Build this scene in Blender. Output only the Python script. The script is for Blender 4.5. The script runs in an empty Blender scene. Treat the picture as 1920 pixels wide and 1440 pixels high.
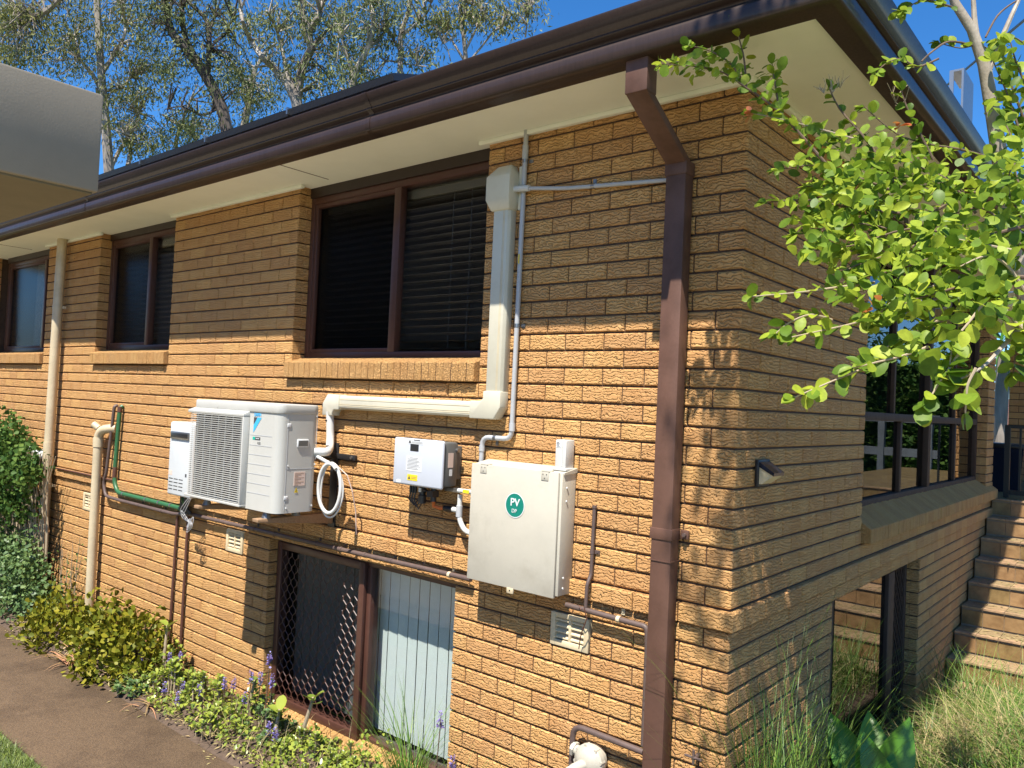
import bpy, bmesh, math, random
import numpy as np
from mathutils import Vector, Matrix

# ------------------------------------------------------------------ camera, sky, sun, exposure
scene = bpy.context.scene
COL = scene.collection
CP = np.array([1.4287, -3.2188, -1.3948]); YAW, PITCH, ROLL, FPX = -0.6966, 0.0244, 0.0452, 1485.36
fw = np.array([math.sin(YAW)*math.cos(PITCH), math.cos(YAW)*math.cos(PITCH), math.sin(PITCH)])
r0 = np.array([math.cos(YAW), -math.sin(YAW), 0.0]); u0 = np.cross(r0, fw)
RT = r0*math.cos(ROLL)+u0*math.sin(ROLL); UP = -r0*math.sin(ROLL)+u0*math.cos(ROLL)
def at(px, py, d):
    """world point at photo pixel (1920 x 1440) and depth d in front of the camera"""
    return CP + d*(fw + RT*((px-960)/FPX) - UP*((py-720)/FPX))
def pix(P):
    d = np.asarray(P)-CP; z = d@fw
    return 960+FPX*(d@RT)/z, 720-FPX*(d@UP)/z, z
cam = bpy.data.cameras.new('camera'); camo = bpy.data.objects.new('camera', cam); COL.objects.link(camo)
cam.sensor_width = 36; cam.lens = 36*FPX/1920; cam.clip_start = 0.05; cam.clip_end = 500
M = Matrix([[RT[i], UP[i], -fw[i], CP[i]] for i in range(3)]+[[0, 0, 0, 1]])
camo.matrix_world = M; scene.camera = camo

SUN = Vector((0.235, -1.0, 1.92)).normalized()          # towards the sun
elev = math.asin(SUN.z)
world = bpy.data.worlds.new('World'); scene.world = world; world.use_nodes = True
nt = world.node_tree; bg = nt.nodes['Background']
sky = nt.nodes.new('ShaderNodeTexSky'); sky.sky_type = 'NISHITA'; sky.sun_disc = False
sky.sun_elevation = elev; sky.sun_rotation = math.atan2(SUN.x, SUN.y)
sky.altitude = 50; sky.air_density = 0.75; sky.dust_density = 0.0; sky.ozone_density = 6.0
hsv = nt.nodes.new('ShaderNodeHueSaturation'); hsv.inputs['Saturation'].default_value = 1.22
nt.links.new(sky.outputs[0], hsv.inputs['Color']); nt.links.new(hsv.outputs[0], bg.inputs[0]); bg.inputs[1].default_value = 0.112
sl = bpy.data.lights.new('sun', 'SUN'); sl.energy = 4.8; sl.angle = math.radians(0.53); sl.color = (1.0, 0.94, 0.83)
slo = bpy.data.objects.new('sun', sl); COL.objects.link(slo)
slo.rotation_euler = SUN.to_track_quat('Z', 'Y').to_euler(); slo.location = (3, -8, 12)
scene.view_settings.view_transform = 'Standard'; scene.view_settings.look = 'None'
scene.view_settings.exposure = 1.07; scene.view_settings.gamma = 1.0
scene.render.engine = 'CYCLES'
scene.cycles.max_bounces = 6; scene.cycles.transparent_max_bounces = 12
scene.cycles.caustics_reflective = False; scene.cycles.caustics_refractive = False
rng = random.Random(7); nr = np.random.default_rng(11)
GZ = -3.6                                                # ground level

# ------------------------------------------------------------------ materials
def mat(name, col, rough=0.6, metal=0.0, spec=0.5, noise=0.0, nscale=8.0, bump=0.0, bscale=60.0, col2=None, tint=0.0, trans=0.0, coat=0.0, stretch=None, dirt=0.0, ior=1.5):
    m = bpy.data.materials.new(name); m.use_nodes = True
    n = m.node_tree.nodes; l = m.node_tree.links; b = n['Principled BSDF']; out = n['Material Output']
    b.inputs['Roughness'].default_value = rough; b.inputs['Metallic'].default_value = metal
    b.inputs['Specular IOR Level'].default_value = spec; b.inputs['Coat Weight'].default_value = coat
    b.inputs['IOR'].default_value = ior
    b.inputs['Coat Roughness'].default_value = 0.08
    geo = n.new('ShaderNodeNewGeometry'); pos = geo.outputs['Position']
    if stretch:
        mp = n.new('ShaderNodeMapping'); mp.inputs['Scale'].default_value = stretch; l.new(pos, mp.inputs[0]); pos = mp.outputs[0]
    cur = None
    rgb = n.new('ShaderNodeRGB'); rgb.outputs[0].default_value = (*col, 1); cur = rgb.outputs[0]
    if noise > 0:
        t = n.new('ShaderNodeTexNoise'); t.inputs['Scale'].default_value = nscale; t.inputs['Detail'].default_value = 6
        t.inputs['Roughness'].default_value = 0.65; l.new(pos, t.inputs['Vector'])
        mr = n.new('ShaderNodeMapRange'); mr.inputs[1].default_value = 0.3; mr.inputs[2].default_value = 0.7
        l.new(t.outputs[0], mr.inputs[0])
        mx = n.new('ShaderNodeMix'); mx.data_type = 'RGBA'
        c2 = col2 or tuple(c*(1-noise) for c in col)
        mx.inputs[7].default_value = (*c2, 1); l.new(cur, mx.inputs[6]); l.new(mr.outputs[0], mx.inputs[0]); cur = mx.outputs[2]
        rr = n.new('ShaderNodeMapRange'); rr.inputs[3].default_value = max(0.02, rough-0.08); rr.inputs[4].default_value = min(1, rough+0.12)
        l.new(t.outputs[0], rr.inputs[0]); l.new(rr.outputs[0], b.inputs['Roughness'])
    if dirt > 0:
        t = n.new('ShaderNodeTexNoise'); t.inputs['Scale'].default_value = 2.3; t.inputs['Detail'].default_value = 9; t.inputs['Roughness'].default_value = 0.75
        l.new(geo.outputs['Position'], t.inputs['Vector'])
        mr = n.new('ShaderNodeMapRange'); mr.inputs[1].default_value = 0.46; mr.inputs[2].default_value = 0.72; mr.inputs[4].default_value = dirt
        l.new(t.outputs[0], mr.inputs[0]); mx = n.new('ShaderNodeMix'); mx.data_type = 'RGBA'; mx.blend_type = 'MULTIPLY'
        mx.inputs[7].default_value = (0.45, 0.40, 0.33, 1); l.new(cur, mx.inputs[6]); l.new(mr.outputs[0], mx.inputs[0]); cur = mx.outputs[2]
    if tint > 0:
        a = n.new('ShaderNodeAttribute'); a.attribute_name = 'tint'
        mr = n.new('ShaderNodeMapRange'); mr.inputs[3].default_value = 1-tint; mr.inputs[4].default_value = 1+tint
        l.new(a.outputs['Fac'], mr.inputs[0])
        hs = n.new('ShaderNodeHueSaturation'); l.new(mr.outputs[0], hs.inputs['Value']); l.new(cur, hs.inputs['Color'])
        m2 = n.new('ShaderNodeMapRange'); m2.inputs[3].default_value = 0.5+0.06*tint; m2.inputs[4].default_value = 0.5-0.06*tint
        l.new(a.outputs['Fac'], m2.inputs[0]); l.new(m2.outputs[0], hs.inputs['Hue']); cur = hs.outputs[0]
    l.new(cur, b.inputs['Base Color'])
    if bump > 0:
        t = n.new('ShaderNodeTexNoise'); t.inputs['Scale'].default_value = bscale; t.inputs['Detail'].default_value = 5; l.new(pos, t.inputs['Vector'])
        bp = n.new('ShaderNodeBump'); bp.inputs['Strength'].default_value = bump; bp.inputs['Distance'].default_value = 0.01
        l.new(t.outputs[0], bp.inputs['Height']); l.new(bp.outputs[0], b.inputs['Normal'])
    if trans > 0:
        tr = n.new('ShaderNodeBsdfTranslucent'); l.new(cur, tr.inputs['Color'])
        ms = n.new('ShaderNodeMixShader'); ms.inputs[0].default_value = trans
        l.new(b.outputs[0], ms.inputs[1]); l.new(tr.outputs[0], ms.inputs[2]); l.new(ms.outputs[0], out.inputs[0])
    return m

def brick_mat(name, col, along=0, strength=1.0, sill=False):
    m = bpy.data.materials.new(name); m.use_nodes = True
    n = m.node_tree.nodes; l = m.node_tree.links; b = n['Principled BSDF']
    b.inputs['Roughness'].default_value = 0.85; b.inputs['Specular IOR Level'].default_value = 0.25
    geo = n.new('ShaderNodeNewGeometry')
    a = n.new('ShaderNodeAttribute'); a.attribute_name = 'tint'
    # every brick gets its own slice of the relief
    cmb = n.new('ShaderNodeCombineXYZ'); mul = n.new('ShaderNodeMath'); mul.operation = 'MULTIPLY'; mul.inputs[1].default_value = 37.0
    l.new(a.outputs['Fac'], mul.inputs[0])
    for i in range(3): l.new(mul.outputs[0], cmb.inputs[i])
    mp = n.new('ShaderNodeMapping')
    mp.inputs['Scale'].default_value = (75, 75, 75) if sill else (24, 24, 30)
    l.new(geo.outputs['Position'], mp.inputs[0])
    add = n.new('ShaderNodeVectorMath'); add.operation = 'ADD'; l.new(mp.outputs[0], add.inputs[0]); l.new(cmb.outputs[0], add.inputs[1])
    # rock-face relief: wavy near-horizontal ridges that fork and fade (pitted on the sill bricks)
    t1 = n.new('ShaderNodeTexNoise'); t1.inputs['Scale'].default_value = 1.0; t1.inputs['Detail'].default_value = 2.5; t1.inputs['Roughness'].default_value = 0.55; t1.inputs['Distortion'].default_value = 0.5
    l.new(add.outputs[0], t1.inputs['Vector'])
    if sill:
        ab = n.new('ShaderNodeMath'); ab.operation = 'SUBTRACT'; ab.inputs[1].default_value = 0.5; l.new(t1.outputs[0], ab.inputs[0])
        ab2 = n.new('ShaderNodeMath'); ab2.operation = 'ABSOLUTE'; l.new(ab.outputs[0], ab2.inputs[0])
        mr = n.new('ShaderNodeMapRange'); mr.inputs[1].default_value = 0.0; mr.inputs[2].default_value = 0.11; l.new(ab2.outputs[0], mr.inputs[0])
    else:
        sx = n.new('ShaderNodeSeparateXYZ'); l.new(geo.outputs['Position'], sx.inputs[0])
        zz = n.new('ShaderNodeMath'); zz.operation = 'MULTIPLY'; zz.inputs[1].default_value = 62.0; l.new(sx.outputs['Z'], zz.inputs[0])
        ph = n.new('ShaderNodeMath'); ph.operation = 'MULTIPLY_ADD'; ph.inputs[1].default_value = 3.6; l.new(t1.outputs[0], ph.inputs[0]); l.new(zz.outputs[0], ph.inputs[2])
        pp = n.new('ShaderNodeMath'); pp.operation = 'PINGPONG'; pp.inputs[1].default_value = 0.5; l.new(ph.outputs[0], pp.inputs[0])
        mr = n.new('ShaderNodeMapRange'); mr.interpolation_type = 'SMOOTHSTEP'; mr.inputs[1].default_value = 0.0; mr.inputs[2].default_value = 0.26; l.new(pp.outputs[0], mr.inputs[0])
    t2 = n.new('ShaderNodeTexNoise'); t2.inputs['Scale'].default_value = 420; t2.inputs['Detail'].default_value = 3; l.new(geo.outputs['Position'], t2.inputs['Vector'])
    sm = n.new('ShaderNodeMath'); sm.operation = 'MULTIPLY_ADD'; sm.inputs[1].default_value = 0.35; l.new(t2.outputs[0], sm.inputs[0]); l.new(mr.outputs[0], sm.inputs[2])
    bp = n.new('ShaderNodeBump'); bp.inputs['Strength'].default_value = strength; bp.inputs['Distance'].default_value = 0.0105 if not sill else 0.0085
    l.new(sm.outputs[0], bp.inputs['Height']); l.new(bp.outputs[0], b.inputs['Normal'])
    # colour: base, per-brick tint, slow blotches, faint stains
    t3 = n.new('ShaderNodeTexNoise'); t3.inputs['Scale'].default_value = 9; t3.inputs['Detail'].default_value = 6; l.new(geo.outputs['Position'], t3.inputs['Vector'])
    mx = n.new('ShaderNodeMix'); mx.data_type = 'RGBA'; mx.inputs[6].default_value = (*col, 1); mx.inputs[7].default_value = (col[0]*0.93, col[1]*0.87, col[2]*0.80, 1)
    r3 = n.new('ShaderNodeMapRange'); r3.inputs[1].default_value = 0.35; r3.inputs[2].default_value = 0.7; l.new(t3.outputs[0], r3.inputs[0]); l.new(r3.outputs[0], mx.inputs[0])
    rv = n.new('ShaderNodeMapRange'); rv.inputs[3].default_value = 0.92; rv.inputs[4].default_value = 1.06; l.new(a.outputs['Fac'], rv.inputs[0])
    hs = n.new('ShaderNodeHueSaturation'); l.new(rv.outputs[0], hs.inputs['Value']); l.new(mx.outputs[2], hs.inputs['Color'])
    rh = n.new('ShaderNodeMapRange'); rh.inputs[3].default_value = 0.4965; rh.inputs[4].default_value = 0.503; l.new(a.outputs['Fac'], rh.inputs[0]); l.new(rh.outputs[0], hs.inputs['Hue'])
    # shade painted into the relief grooves by darkening the base colour
    gr = n.new('ShaderNodeMix'); gr.data_type = 'RGBA'; gr.blend_type = 'MULTIPLY'; gr.inputs[7].default_value = (0.62, 0.52, 0.42, 1)
    inv = n.new('ShaderNodeMapRange'); inv.inputs[1].default_value = 0.0; inv.inputs[2].default_value = 0.3; inv.inputs[3].default_value = 0.10 if not sill else 0.4; inv.inputs[4].default_value = 0.0
    l.new(mr.outputs[0], inv.inputs[0]); l.new(inv.outputs[0], gr.inputs[0]); l.new(hs.outputs[0], gr.inputs[6])
    l.new(gr.outputs[2], b.inputs['Base Color'])
    return m

def glass_mat(name, tintc=(0.93, 0.95, 0.94), ior=1.7, rough=0.0):
    m = bpy.data.materials.new(name); m.use_nodes = True; n = m.node_tree.nodes; l = m.node_tree.links
    n.remove(n['Principled BSDF']); out = n['Material Output']
    # Schlick reflectance, the same from both faces of the pane
    f0 = ((ior-1)/(ior+1))**2
    lw = n.new('ShaderNodeLayerWeight'); lw.inputs[0].default_value = 0.5
    pw = n.new('ShaderNodeMath'); pw.operation = 'POWER'; pw.inputs[1].default_value = 5.0; l.new(lw.outputs['Facing'], pw.inputs[0])
    fr = n.new('ShaderNodeMath'); fr.operation = 'MULTIPLY_ADD'; fr.inputs[1].default_value = 1-f0; fr.inputs[2].default_value = f0; l.new(pw.outputs[0], fr.inputs[0])
    tr = n.new('ShaderNodeBsdfTransparent'); tr.inputs[0].default_value = (*tintc, 1)
    gl = n.new('ShaderNodeBsdfGlossy'); gl.inputs['Roughness'].default_value = rough
    t = n.new('ShaderNodeTexNoise'); t.inputs['Scale'].default_value = 1.1; g = n.new('ShaderNodeNewGeometry'); l.new(g.outputs['Position'], t.inputs['Vector'])
    bp = n.new('ShaderNodeBump'); bp.inputs['Strength'].default_value = 0.06; bp.inputs['Distance'].default_value = 0.02; l.new(t.outputs[0], bp.inputs['Height']); l.new(bp.outputs[0], gl.inputs['Normal'])
    ms = n.new('ShaderNodeMixShader'); l.new(fr.outputs[0], ms.inputs[0]); l.new(tr.outputs[0], ms.inputs[1]); l.new(gl.outputs[0], ms.inputs[2]); l.new(ms.outputs[0], out.inputs[0])
    return m

BR = (0.625, 0.355, 0.145)
MT = dict(
 brick=brick_mat('brick', BR), sillbrick=brick_mat('sill_brick', (0.60, 0.35, 0.14), sill=True, strength=0.9),
 mortar=mat('mortar', (0.085, 0.047, 0.029), 0.95, noise=0.35, nscale=30, bump=0.4, bscale=200),
 soffit=mat('soffit_paint', (0.88, 0.90, 0.80), 0.6, noise=0.06, nscale=4, bump=0.05, bscale=90),
 gutter=mat('gutter_brown', (0.043, 0.024, 0.017), 0.5, spec=0.3, noise=0.35, nscale=14, stretch=(6, 6, 0.6), coat=0.3, dirt=0.6),
 fascia=mat('fascia_brown', (0.034, 0.020, 0.015), 0.4, noise=0.25, nscale=10),
 downpipe=mat('downpipe_brown', (0.135, 0.070, 0.050), 0.5, spec=0.3, noise=0.2, nscale=9, dirt=0.7),
 frame=mat('window_frame_brown', (0.085, 0.036, 0.026), 0.35, noise=0.2, nscale=20),
 framed=mat('window_frame_dark', (0.075, 0.045, 0.032), 0.6, spec=0.2, noise=0.2, nscale=20),
 glass=glass_mat('window_glass', ior=1.5), glassd=glass_mat('flyscreen_glass', (0.58, 0.58, 0.58), 1.2, 0.22),
 glassr=glass_mat('door_glass', (0.35, 0.38, 0.38), 1.65),
 glassdoor=glass_mat('sliding_door_glass', (0.35, 0.38, 0.38), 2.5),
 room=mat('room_dark', (0.11, 0.10, 0.09), 0.9), blind=mat('venetian_blind', (0.085, 0.075, 0.07), 0.5, noise=0.15, nscale=20),
 vblind=mat('vertical_blind', (0.66, 0.71, 0.72), 0.75, noise=0.06, nscale=30, bump=0.1, bscale=400),
 cream=mat('cream_pvc', (0.60, 0.50, 0.34), 0.4, noise=0.12, nscale=12, dirt=0.4),
 duct=mat('ivory_duct', (0.60, 0.57, 0.46), 0.38, noise=0.04, nscale=10, dirt=0.2),
 white=mat('white_pvc', (0.62, 0.62, 0.60), 0.35, noise=0.05, nscale=10, dirt=0.15),
 acbody=mat('ac_casing', (0.50, 0.495, 0.465), 0.42, noise=0.03, nscale=15, dirt=0.12),
 acdark=mat('ac_inside', (0.035, 0.032, 0.035), 0.6), heater=mat('heater_white', (0.60, 0.63, 0.66), 0.35, noise=0.04, nscale=6, dirt=0.15),
 inv=mat('inverter_white', (0.53, 0.56, 0.63), 0.35, noise=0.03, nscale=6, dirt=0.1), invside=mat('inverter_grey', (0.12, 0.12, 0.115), 0.45, noise=0.1),
 pv=mat('meter_box_cream', (0.53, 0.495, 0.415), 0.5, noise=0.10, nscale=5, dirt=0.4, bump=0.05, bscale=30),
 grey=mat('grey_conduit', (0.44, 0.45, 0.47), 0.45, noise=0.08, nscale=12, dirt=0.25), steel=mat('galvanised_steel', (0.36, 0.36, 0.36), 0.35, metal=0.9, noise=0.2, nscale=40),
 brownpipe=mat('brown_painted_pipe', (0.125, 0.085, 0.075), 0.5, noise=0.3, nscale=25, dirt=0.3), redpipe=mat('red_brown_pipe', (0.12, 0.05, 0.035), 0.5, noise=0.3, nscale=25),
 green=mat('green_pipe', (0.03, 0.13, 0.05), 0.4, noise=0.25, nscale=20), black=mat('black_plastic', (0.02, 0.02, 0.022), 0.4, noise=0.2, nscale=20),
 blackgl=mat('black_gloss', (0.012, 0.016, 0.03), 0.12), orange=mat('orange_plastic', (0.65, 0.16, 0.03), 0.4, noise=0.1), yellow=mat('yellow_label', (0.80, 0.58, 0.02), 0.5, noise=0.05),
 label=mat('white_label', (0.72, 0.73, 0.74), 0.5, noise=0.04), ink=mat('ink', (0.05, 0.05, 0.06), 0.6), lblue=mat('logo_blue', (0.05, 0.42, 0.78), 0.5), lgrn=mat('sticker_green', (0.0, 0.19, 0.14), 0.5, noise=0.05), pink=mat('pink_label', (0.72, 0.55, 0.47), 0.6, noise=0.08),
 teal=mat('logo_teal', (0.0, 0.4, 0.3), 0.5), vent=mat('vent_cream', (0.68, 0.56, 0.36), 0.7, noise=0.12, nscale=20, dirt=0.4), timber=mat('bracket_timber', (0.36, 0.22, 0.12), 0.7, noise=0.35, nscale=8, stretch=(1, 14, 14)),
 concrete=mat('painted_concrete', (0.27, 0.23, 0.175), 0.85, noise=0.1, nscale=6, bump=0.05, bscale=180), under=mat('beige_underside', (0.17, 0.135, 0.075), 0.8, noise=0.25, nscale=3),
 path=mat('path_aggregate', (0.165, 0.105, 0.056), 0.85, noise=0.6, nscale=110, col2=(0.062, 0.039, 0.022), bump=0.8, bscale=190, dirt=1.0),
 bounceslab=mat('bounce_slab_concrete', (0.47, 0.39, 0.28), 0.85, noise=0.2, nscale=4, bump=0.2, bscale=120, dirt=0.3),
 sidebounce=mat('added_side_bounce', (0.22, 0.17, 0.11), 0.85, noise=0.25, nscale=4, bump=0.2, bscale=120, dirt=0.4),
 soil=mat('garden_soil', (0.12, 0.08, 0.055), 0.95, noise=0.5, nscale=30, bump=0.8, bscale=70), lawnbase=mat('lawn_ground', (0.10, 0.13, 0.04), 0.95, noise=0.5, nscale=25, bump=0.5, bscale=80),
 tile=mat('step_tile', (0.145, 0.085, 0.034), 0.42, noise=0.35, nscale=9, col2=(0.32, 0.21, 0.09), tint=0.2, dirt=0.4), tread=mat('step_tread', (0.42, 0.29, 0.15), 0.6, noise=0.6, nscale=30, col2=(0.18, 0.12, 0.07), tint=0.2, dirt=0.5),
 grout=mat('grout', (0.30, 0.24, 0.18), 0.9, noise=0.3), roof=mat('roof_tile', (0.075, 0.05, 0.042), 0.6, noise=0.35, nscale=12, bump=0.3), panel=mat('solar_frame', (0.03, 0.03, 0.035), 0.4), cell=mat('solar_cell', (0.01, 0.012, 0.03), 0.1),
 roofn=mat('neighbour_tile', (0.05, 0.035, 0.03), 0.8, noise=0.4, nscale=3), rooft=mat('terracotta_tile', (0.26, 0.12, 0.085), 0.75, noise=0.35, nscale=5), iron=mat('black_iron', (0.014, 0.014, 0.014), 0.4),
 bark=mat('eucalypt_bark', (0.46, 0.41, 0.35), 0.8, noise=0.6, nscale=1.6, col2=(0.16, 0.13, 0.11), bump=0.5, bscale=6, stretch=(1, 1, 0.4)),
 barkd=mat('dark_bark', (0.115, 0.09, 0.075), 0.85, noise=0.5, nscale=2, bump=0.5, bscale=6), barkm=mat('pale_smooth_bark', (0.44, 0.38, 0.30), 0.7, noise=0.5, nscale=26, col2=(0.27, 0.22, 0.17), bump=0.3, bscale=60, stretch=(1, 1, 0.5)),
 twig=mat('twig_brown', (0.17, 0.11, 0.07), 0.8, noise=0.4, nscale=40), twigl=mat('twig_pale', (0.42, 0.33, 0.22), 0.8, noise=0.3, nscale=40),
 leafm=mat('myrtle_leaf', (0.26, 0.375, 0.035), 0.45, spec=0.25, tint=0.5, trans=0.42, noise=0.35, nscale=45), leafe=mat('eucalypt_leaf', (0.17, 0.20, 0.075), 0.6, spec=0.2, tint=0.5, trans=0.25),
 leafe2=mat('eucalypt_leaf_olive', (0.20, 0.215, 0.07), 0.6, spec=0.2, tint=0.5, trans=0.25), leafb=mat('bush_leaf', (0.075, 0.145, 0.03), 0.55, spec=0.15, tint=0.45, trans=0.3), leafj=mat('jade_leaf', (0.17, 0.175, 0.014), 0.5, spec=0.2, tint=0.5, trans=0.15, ),
 leafr=mat('red_leaf', (0.55, 0.20, 0.07), 0.45, tint=0.3, trans=0.35), leafs=mat('succulent_leaf', (0.24, 0.30, 0.045), 0.35, tint=0.4, trans=0.2), leafbg=mat('bluegreen_leaf', (0.105, 0.18, 0.055), 0.5, tint=0.4, trans=0.2),
 grass=mat('long_grass', (0.115, 0.215, 0.03), 0.45, tint=0.45, trans=0.3), dry=mat('dry_grass', (0.40, 0.33, 0.15), 0.6, tint=0.4, trans=0.25), lawn=mat('lawn_grass', (0.14, 0.20, 0.035), 0.5, tint=0.45, trans=0.3),
 broad=mat('broad_leaf', (0.09, 0.24, 0.02), 0.28, tint=0.3, trans=0.3, noise=0.2, nscale=20), flower=mat('purple_flower', (0.30, 0.24, 0.58), 0.5, tint=0.4, trans=0.3), pinkstem=mat('dry_leaf', (0.42, 0.24, 0.12), 0.6, tint=0.4, trans=0.2),
 wood=mat('grey_timber', (0.16, 0.18, 0.20), 0.7, noise=0.3, nscale=6), blue=mat('blue_plastic', (0.05, 0.1, 0.4), 0.5),
)

# ------------------------------------------------------------------ mesh helpers
class MB:
    def __init__(s): s.v = []; s.f = []
    def add(s, vs, fs):
        o = len(s.v); s.v += [tuple(float(c) for c in v) for v in vs]; s.f += [tuple(i+o for i in f) for f in fs]; return s
    def box(s, x0, x1, y0, y1, z0, z1):
        return s.add([(x0,y0,z0),(x1,y0,z0),(x1,y1,z0),(x0,y1,z0),(x0,y0,z1),(x1,y0,z1),(x1,y1,z1),(x0,y1,z1)],
                     [(0,3,2,1),(4,5,6,7),(0,1,5,4),(1,2,6,5),(2,3,7,6),(3,0,4,7)])
    def ext(s, prof, a0, a1, axis):
        """closed profile extruded along axis; profile coords are the two other axes in xyz order"""
        n = len(prof)
        def P(q, a):
            return {0:(a,q[0],q[1]), 1:(q[0],a,q[1]), 2:(q[0],q[1],a)}[axis]
        return s.add([P(q,a0) for q in prof]+[P(q,a1) for q in prof],
                     [tuple(range(n-1,-1,-1)), tuple(range(n,2*n))]+[(i,(i+1)%n,n+(i+1)%n,n+i) for i in range(n)])
    def tube(s, pts, r, seg=8, cap=True):
        pts = [Vector(p) for p in pts]; n = len(pts); rs = r if hasattr(r,'__len__') else [r]*n
        base = len(s.v); ref = None
        for i,p in enumerate(pts):
            t = (pts[min(i+1,n-1)]-pts[max(i-1,0)]).normalized()
            if ref is None: ref = t.orthogonal().normalized()
            ref = (ref-t*ref.dot(t)).normalized(); w = t.cross(ref)
            for k in range(seg):
                a = 2*math.pi*k/seg; q = p+(ref*math.cos(a)+w*math.sin(a))*rs[i]; s.v.append(tuple(q))
        for i in range(n-1):
            for k in range(seg):
                a = base+i*seg+k; b = base+i*seg+(k+1)%seg; s.f.append((a,b,b+seg,a+seg))
        if cap:
            s.f.append(tuple(base+k for k in range(seg-1,-1,-1))); s.f.append(tuple(base+(n-1)*seg+k for k in range(seg)))
        return s
    def rtube(s, pts, r, bend=0.04, seg=8, nb=4):
        """pipe with rounded bends"""
        P = [Vector(p) for p in pts]; out = [P[0]]
        for i in range(1,len(P)-1):
            a = (P[i-1]-P[i]); b = (P[i+1]-P[i]); d = min(bend, a.length*0.48, b.length*0.48)
            A = P[i]+a.normalized()*d; B = P[i]+b.normalized()*d
            for k in range(nb+1):
                t = k/nb; out.append(A*(1-t)**2+P[i]*2*t*(1-t)+B*t*t)
        out.append(P[-1]); return s.tube(out, r, seg)
    def build(s, name, m, parent=None, bevel=0.0, smooth=False, seg=2):
        me = bpy.data.meshes.new(name); me.from_pydata(s.v, [], s.f); me.update()
        o = bpy.data.objects.new(name, me); COL.objects.link(o)
        me.materials.append(MT[m] if isinstance(m,str) else m)
        if bevel > 0:
            bm = bmesh.new(); bm.from_mesh(me); bmesh.ops.recalc_face_normals(bm, faces=bm.faces)
            es = [e for e in bm.edges if len(e.link_faces)==2 and e.calc_face_angle(0)>0.5]
            bmesh.ops.bevel(bm, geom=es, offset=bevel, segments=seg, affect='EDGES', profile=0.5, clamp_overlap=True)
            bm.to_mesh(me); bm.free(); smooth = True
        if smooth:
            me.polygons.foreach_set('use_smooth', [True]*len(me.polygons))
            try: me.set_sharp_from_angle(angle=math.radians(40))
            except Exception: pass
        if parent: attach(o, parent)
        return o
def attach(o, parent):
    o.parent = parent
    if parent.type == 'EMPTY': o.matrix_parent_inverse = Matrix.Translation(-Vector(parent.location))
def tag(o, label, cat=None, group=None, kind=None):
    o['label'] = label
    if cat: o['category'] = cat
    if group: o['group'] = group
    if kind: o['kind'] = kind
    return o
def thing(name, label, cat, loc, group=None):
    e = bpy.data.objects.new(name, None); COL.objects.link(e); e.location = loc; e.empty_display_size = 0.1
    return tag(e, label, cat, group)
def struct(o): o['kind'] = 'structure'; return o
def np_mesh(name, V, F, m, parent=None, tint=None, smooth=False):
    """V (n,3), F (m,k) equal-size faces; tint per vertex"""
    V = np.asarray(V, dtype=np.float32); F = np.asarray(F, dtype=np.int32); k = F.shape[1]
    me = bpy.data.meshes.new(name); me.vertices.add(len(V)); me.vertices.foreach_set('co', V.ravel())
    me.loops.add(F.size); me.loops.foreach_set('vertex_index', F.ravel())
    me.polygons.add(len(F)); me.polygons.foreach_set('loop_start', np.arange(0, F.size, k, dtype=np.int32))
    me.polygons.foreach_set('loop_total', np.full(len(F), k, dtype=np.int32))
    if smooth: me.polygons.foreach_set('use_smooth', np.ones(len(F), dtype=bool))
    me.update(calc_edges=True); me.validate()
    if tint is not None:
        a = me.attributes.new('tint', 'FLOAT', 'POINT'); a.data.foreach_set('value', np.asarray(tint, dtype=np.float32))
    me.materials.append(MT[m] if isinstance(m,str) else m)
    o = bpy.data.objects.new(name, me); COL.objects.link(o)
    if parent: attach(o, parent)
    return o
def set_tint(me, val):
    a = me.attributes.new('tint', 'FLOAT', 'POINT'); a.data.foreach_set('value', np.full(len(me.vertices), val, dtype=np.float32))
def unit(a): return a/np.maximum(np.linalg.norm(a, axis=-1, keepdims=True), 1e-9)
def frames(dirs, up=None, roll=0.0):
    """rotation matrices whose Y column is dir, Z column about the normal"""
    d = unit(np.asarray(dirs, float)); n = len(d)
    upv = np.tile(np.array([0,0,1.0]), (n,1)) if up is None else unit(np.asarray(up, float))
    x = np.cross(d, upv); bad = np.linalg.norm(x,axis=1) < 1e-3; x[bad] = [1,0,0]; x = unit(x); z = np.cross(x, d)
    if np.ndim(roll) > 0 or roll != 0:
        c = np.cos(roll)[:,None]; s = np.sin(roll)[:,None]; x, z = x*c+z*s, z*c-x*s
    return np.stack([x, d, z], axis=2)
def scatter(name, bv, bf, pos, R, sc, m, parent=None, tint=None, smooth=False):
    bv = np.asarray(bv, float); bf = np.asarray(bf); n = len(pos); k = len(bv)
    sc = np.asarray(sc, float); sc = sc[:,None] if sc.ndim==1 else sc
    V = np.einsum('nij,nkj->nki', R, bv[None]*sc[:,None,:]) + np.asarray(pos)[:,None,:]
    F = (bf[None]+(np.arange(n)*k)[:,None,None]).reshape(-1, bf.shape[1])
    t = np.repeat(nr.random(n) if tint is None else tint, k)
    return np_mesh(name, V.reshape(-1,3), F, m, parent, t, smooth)
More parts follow.
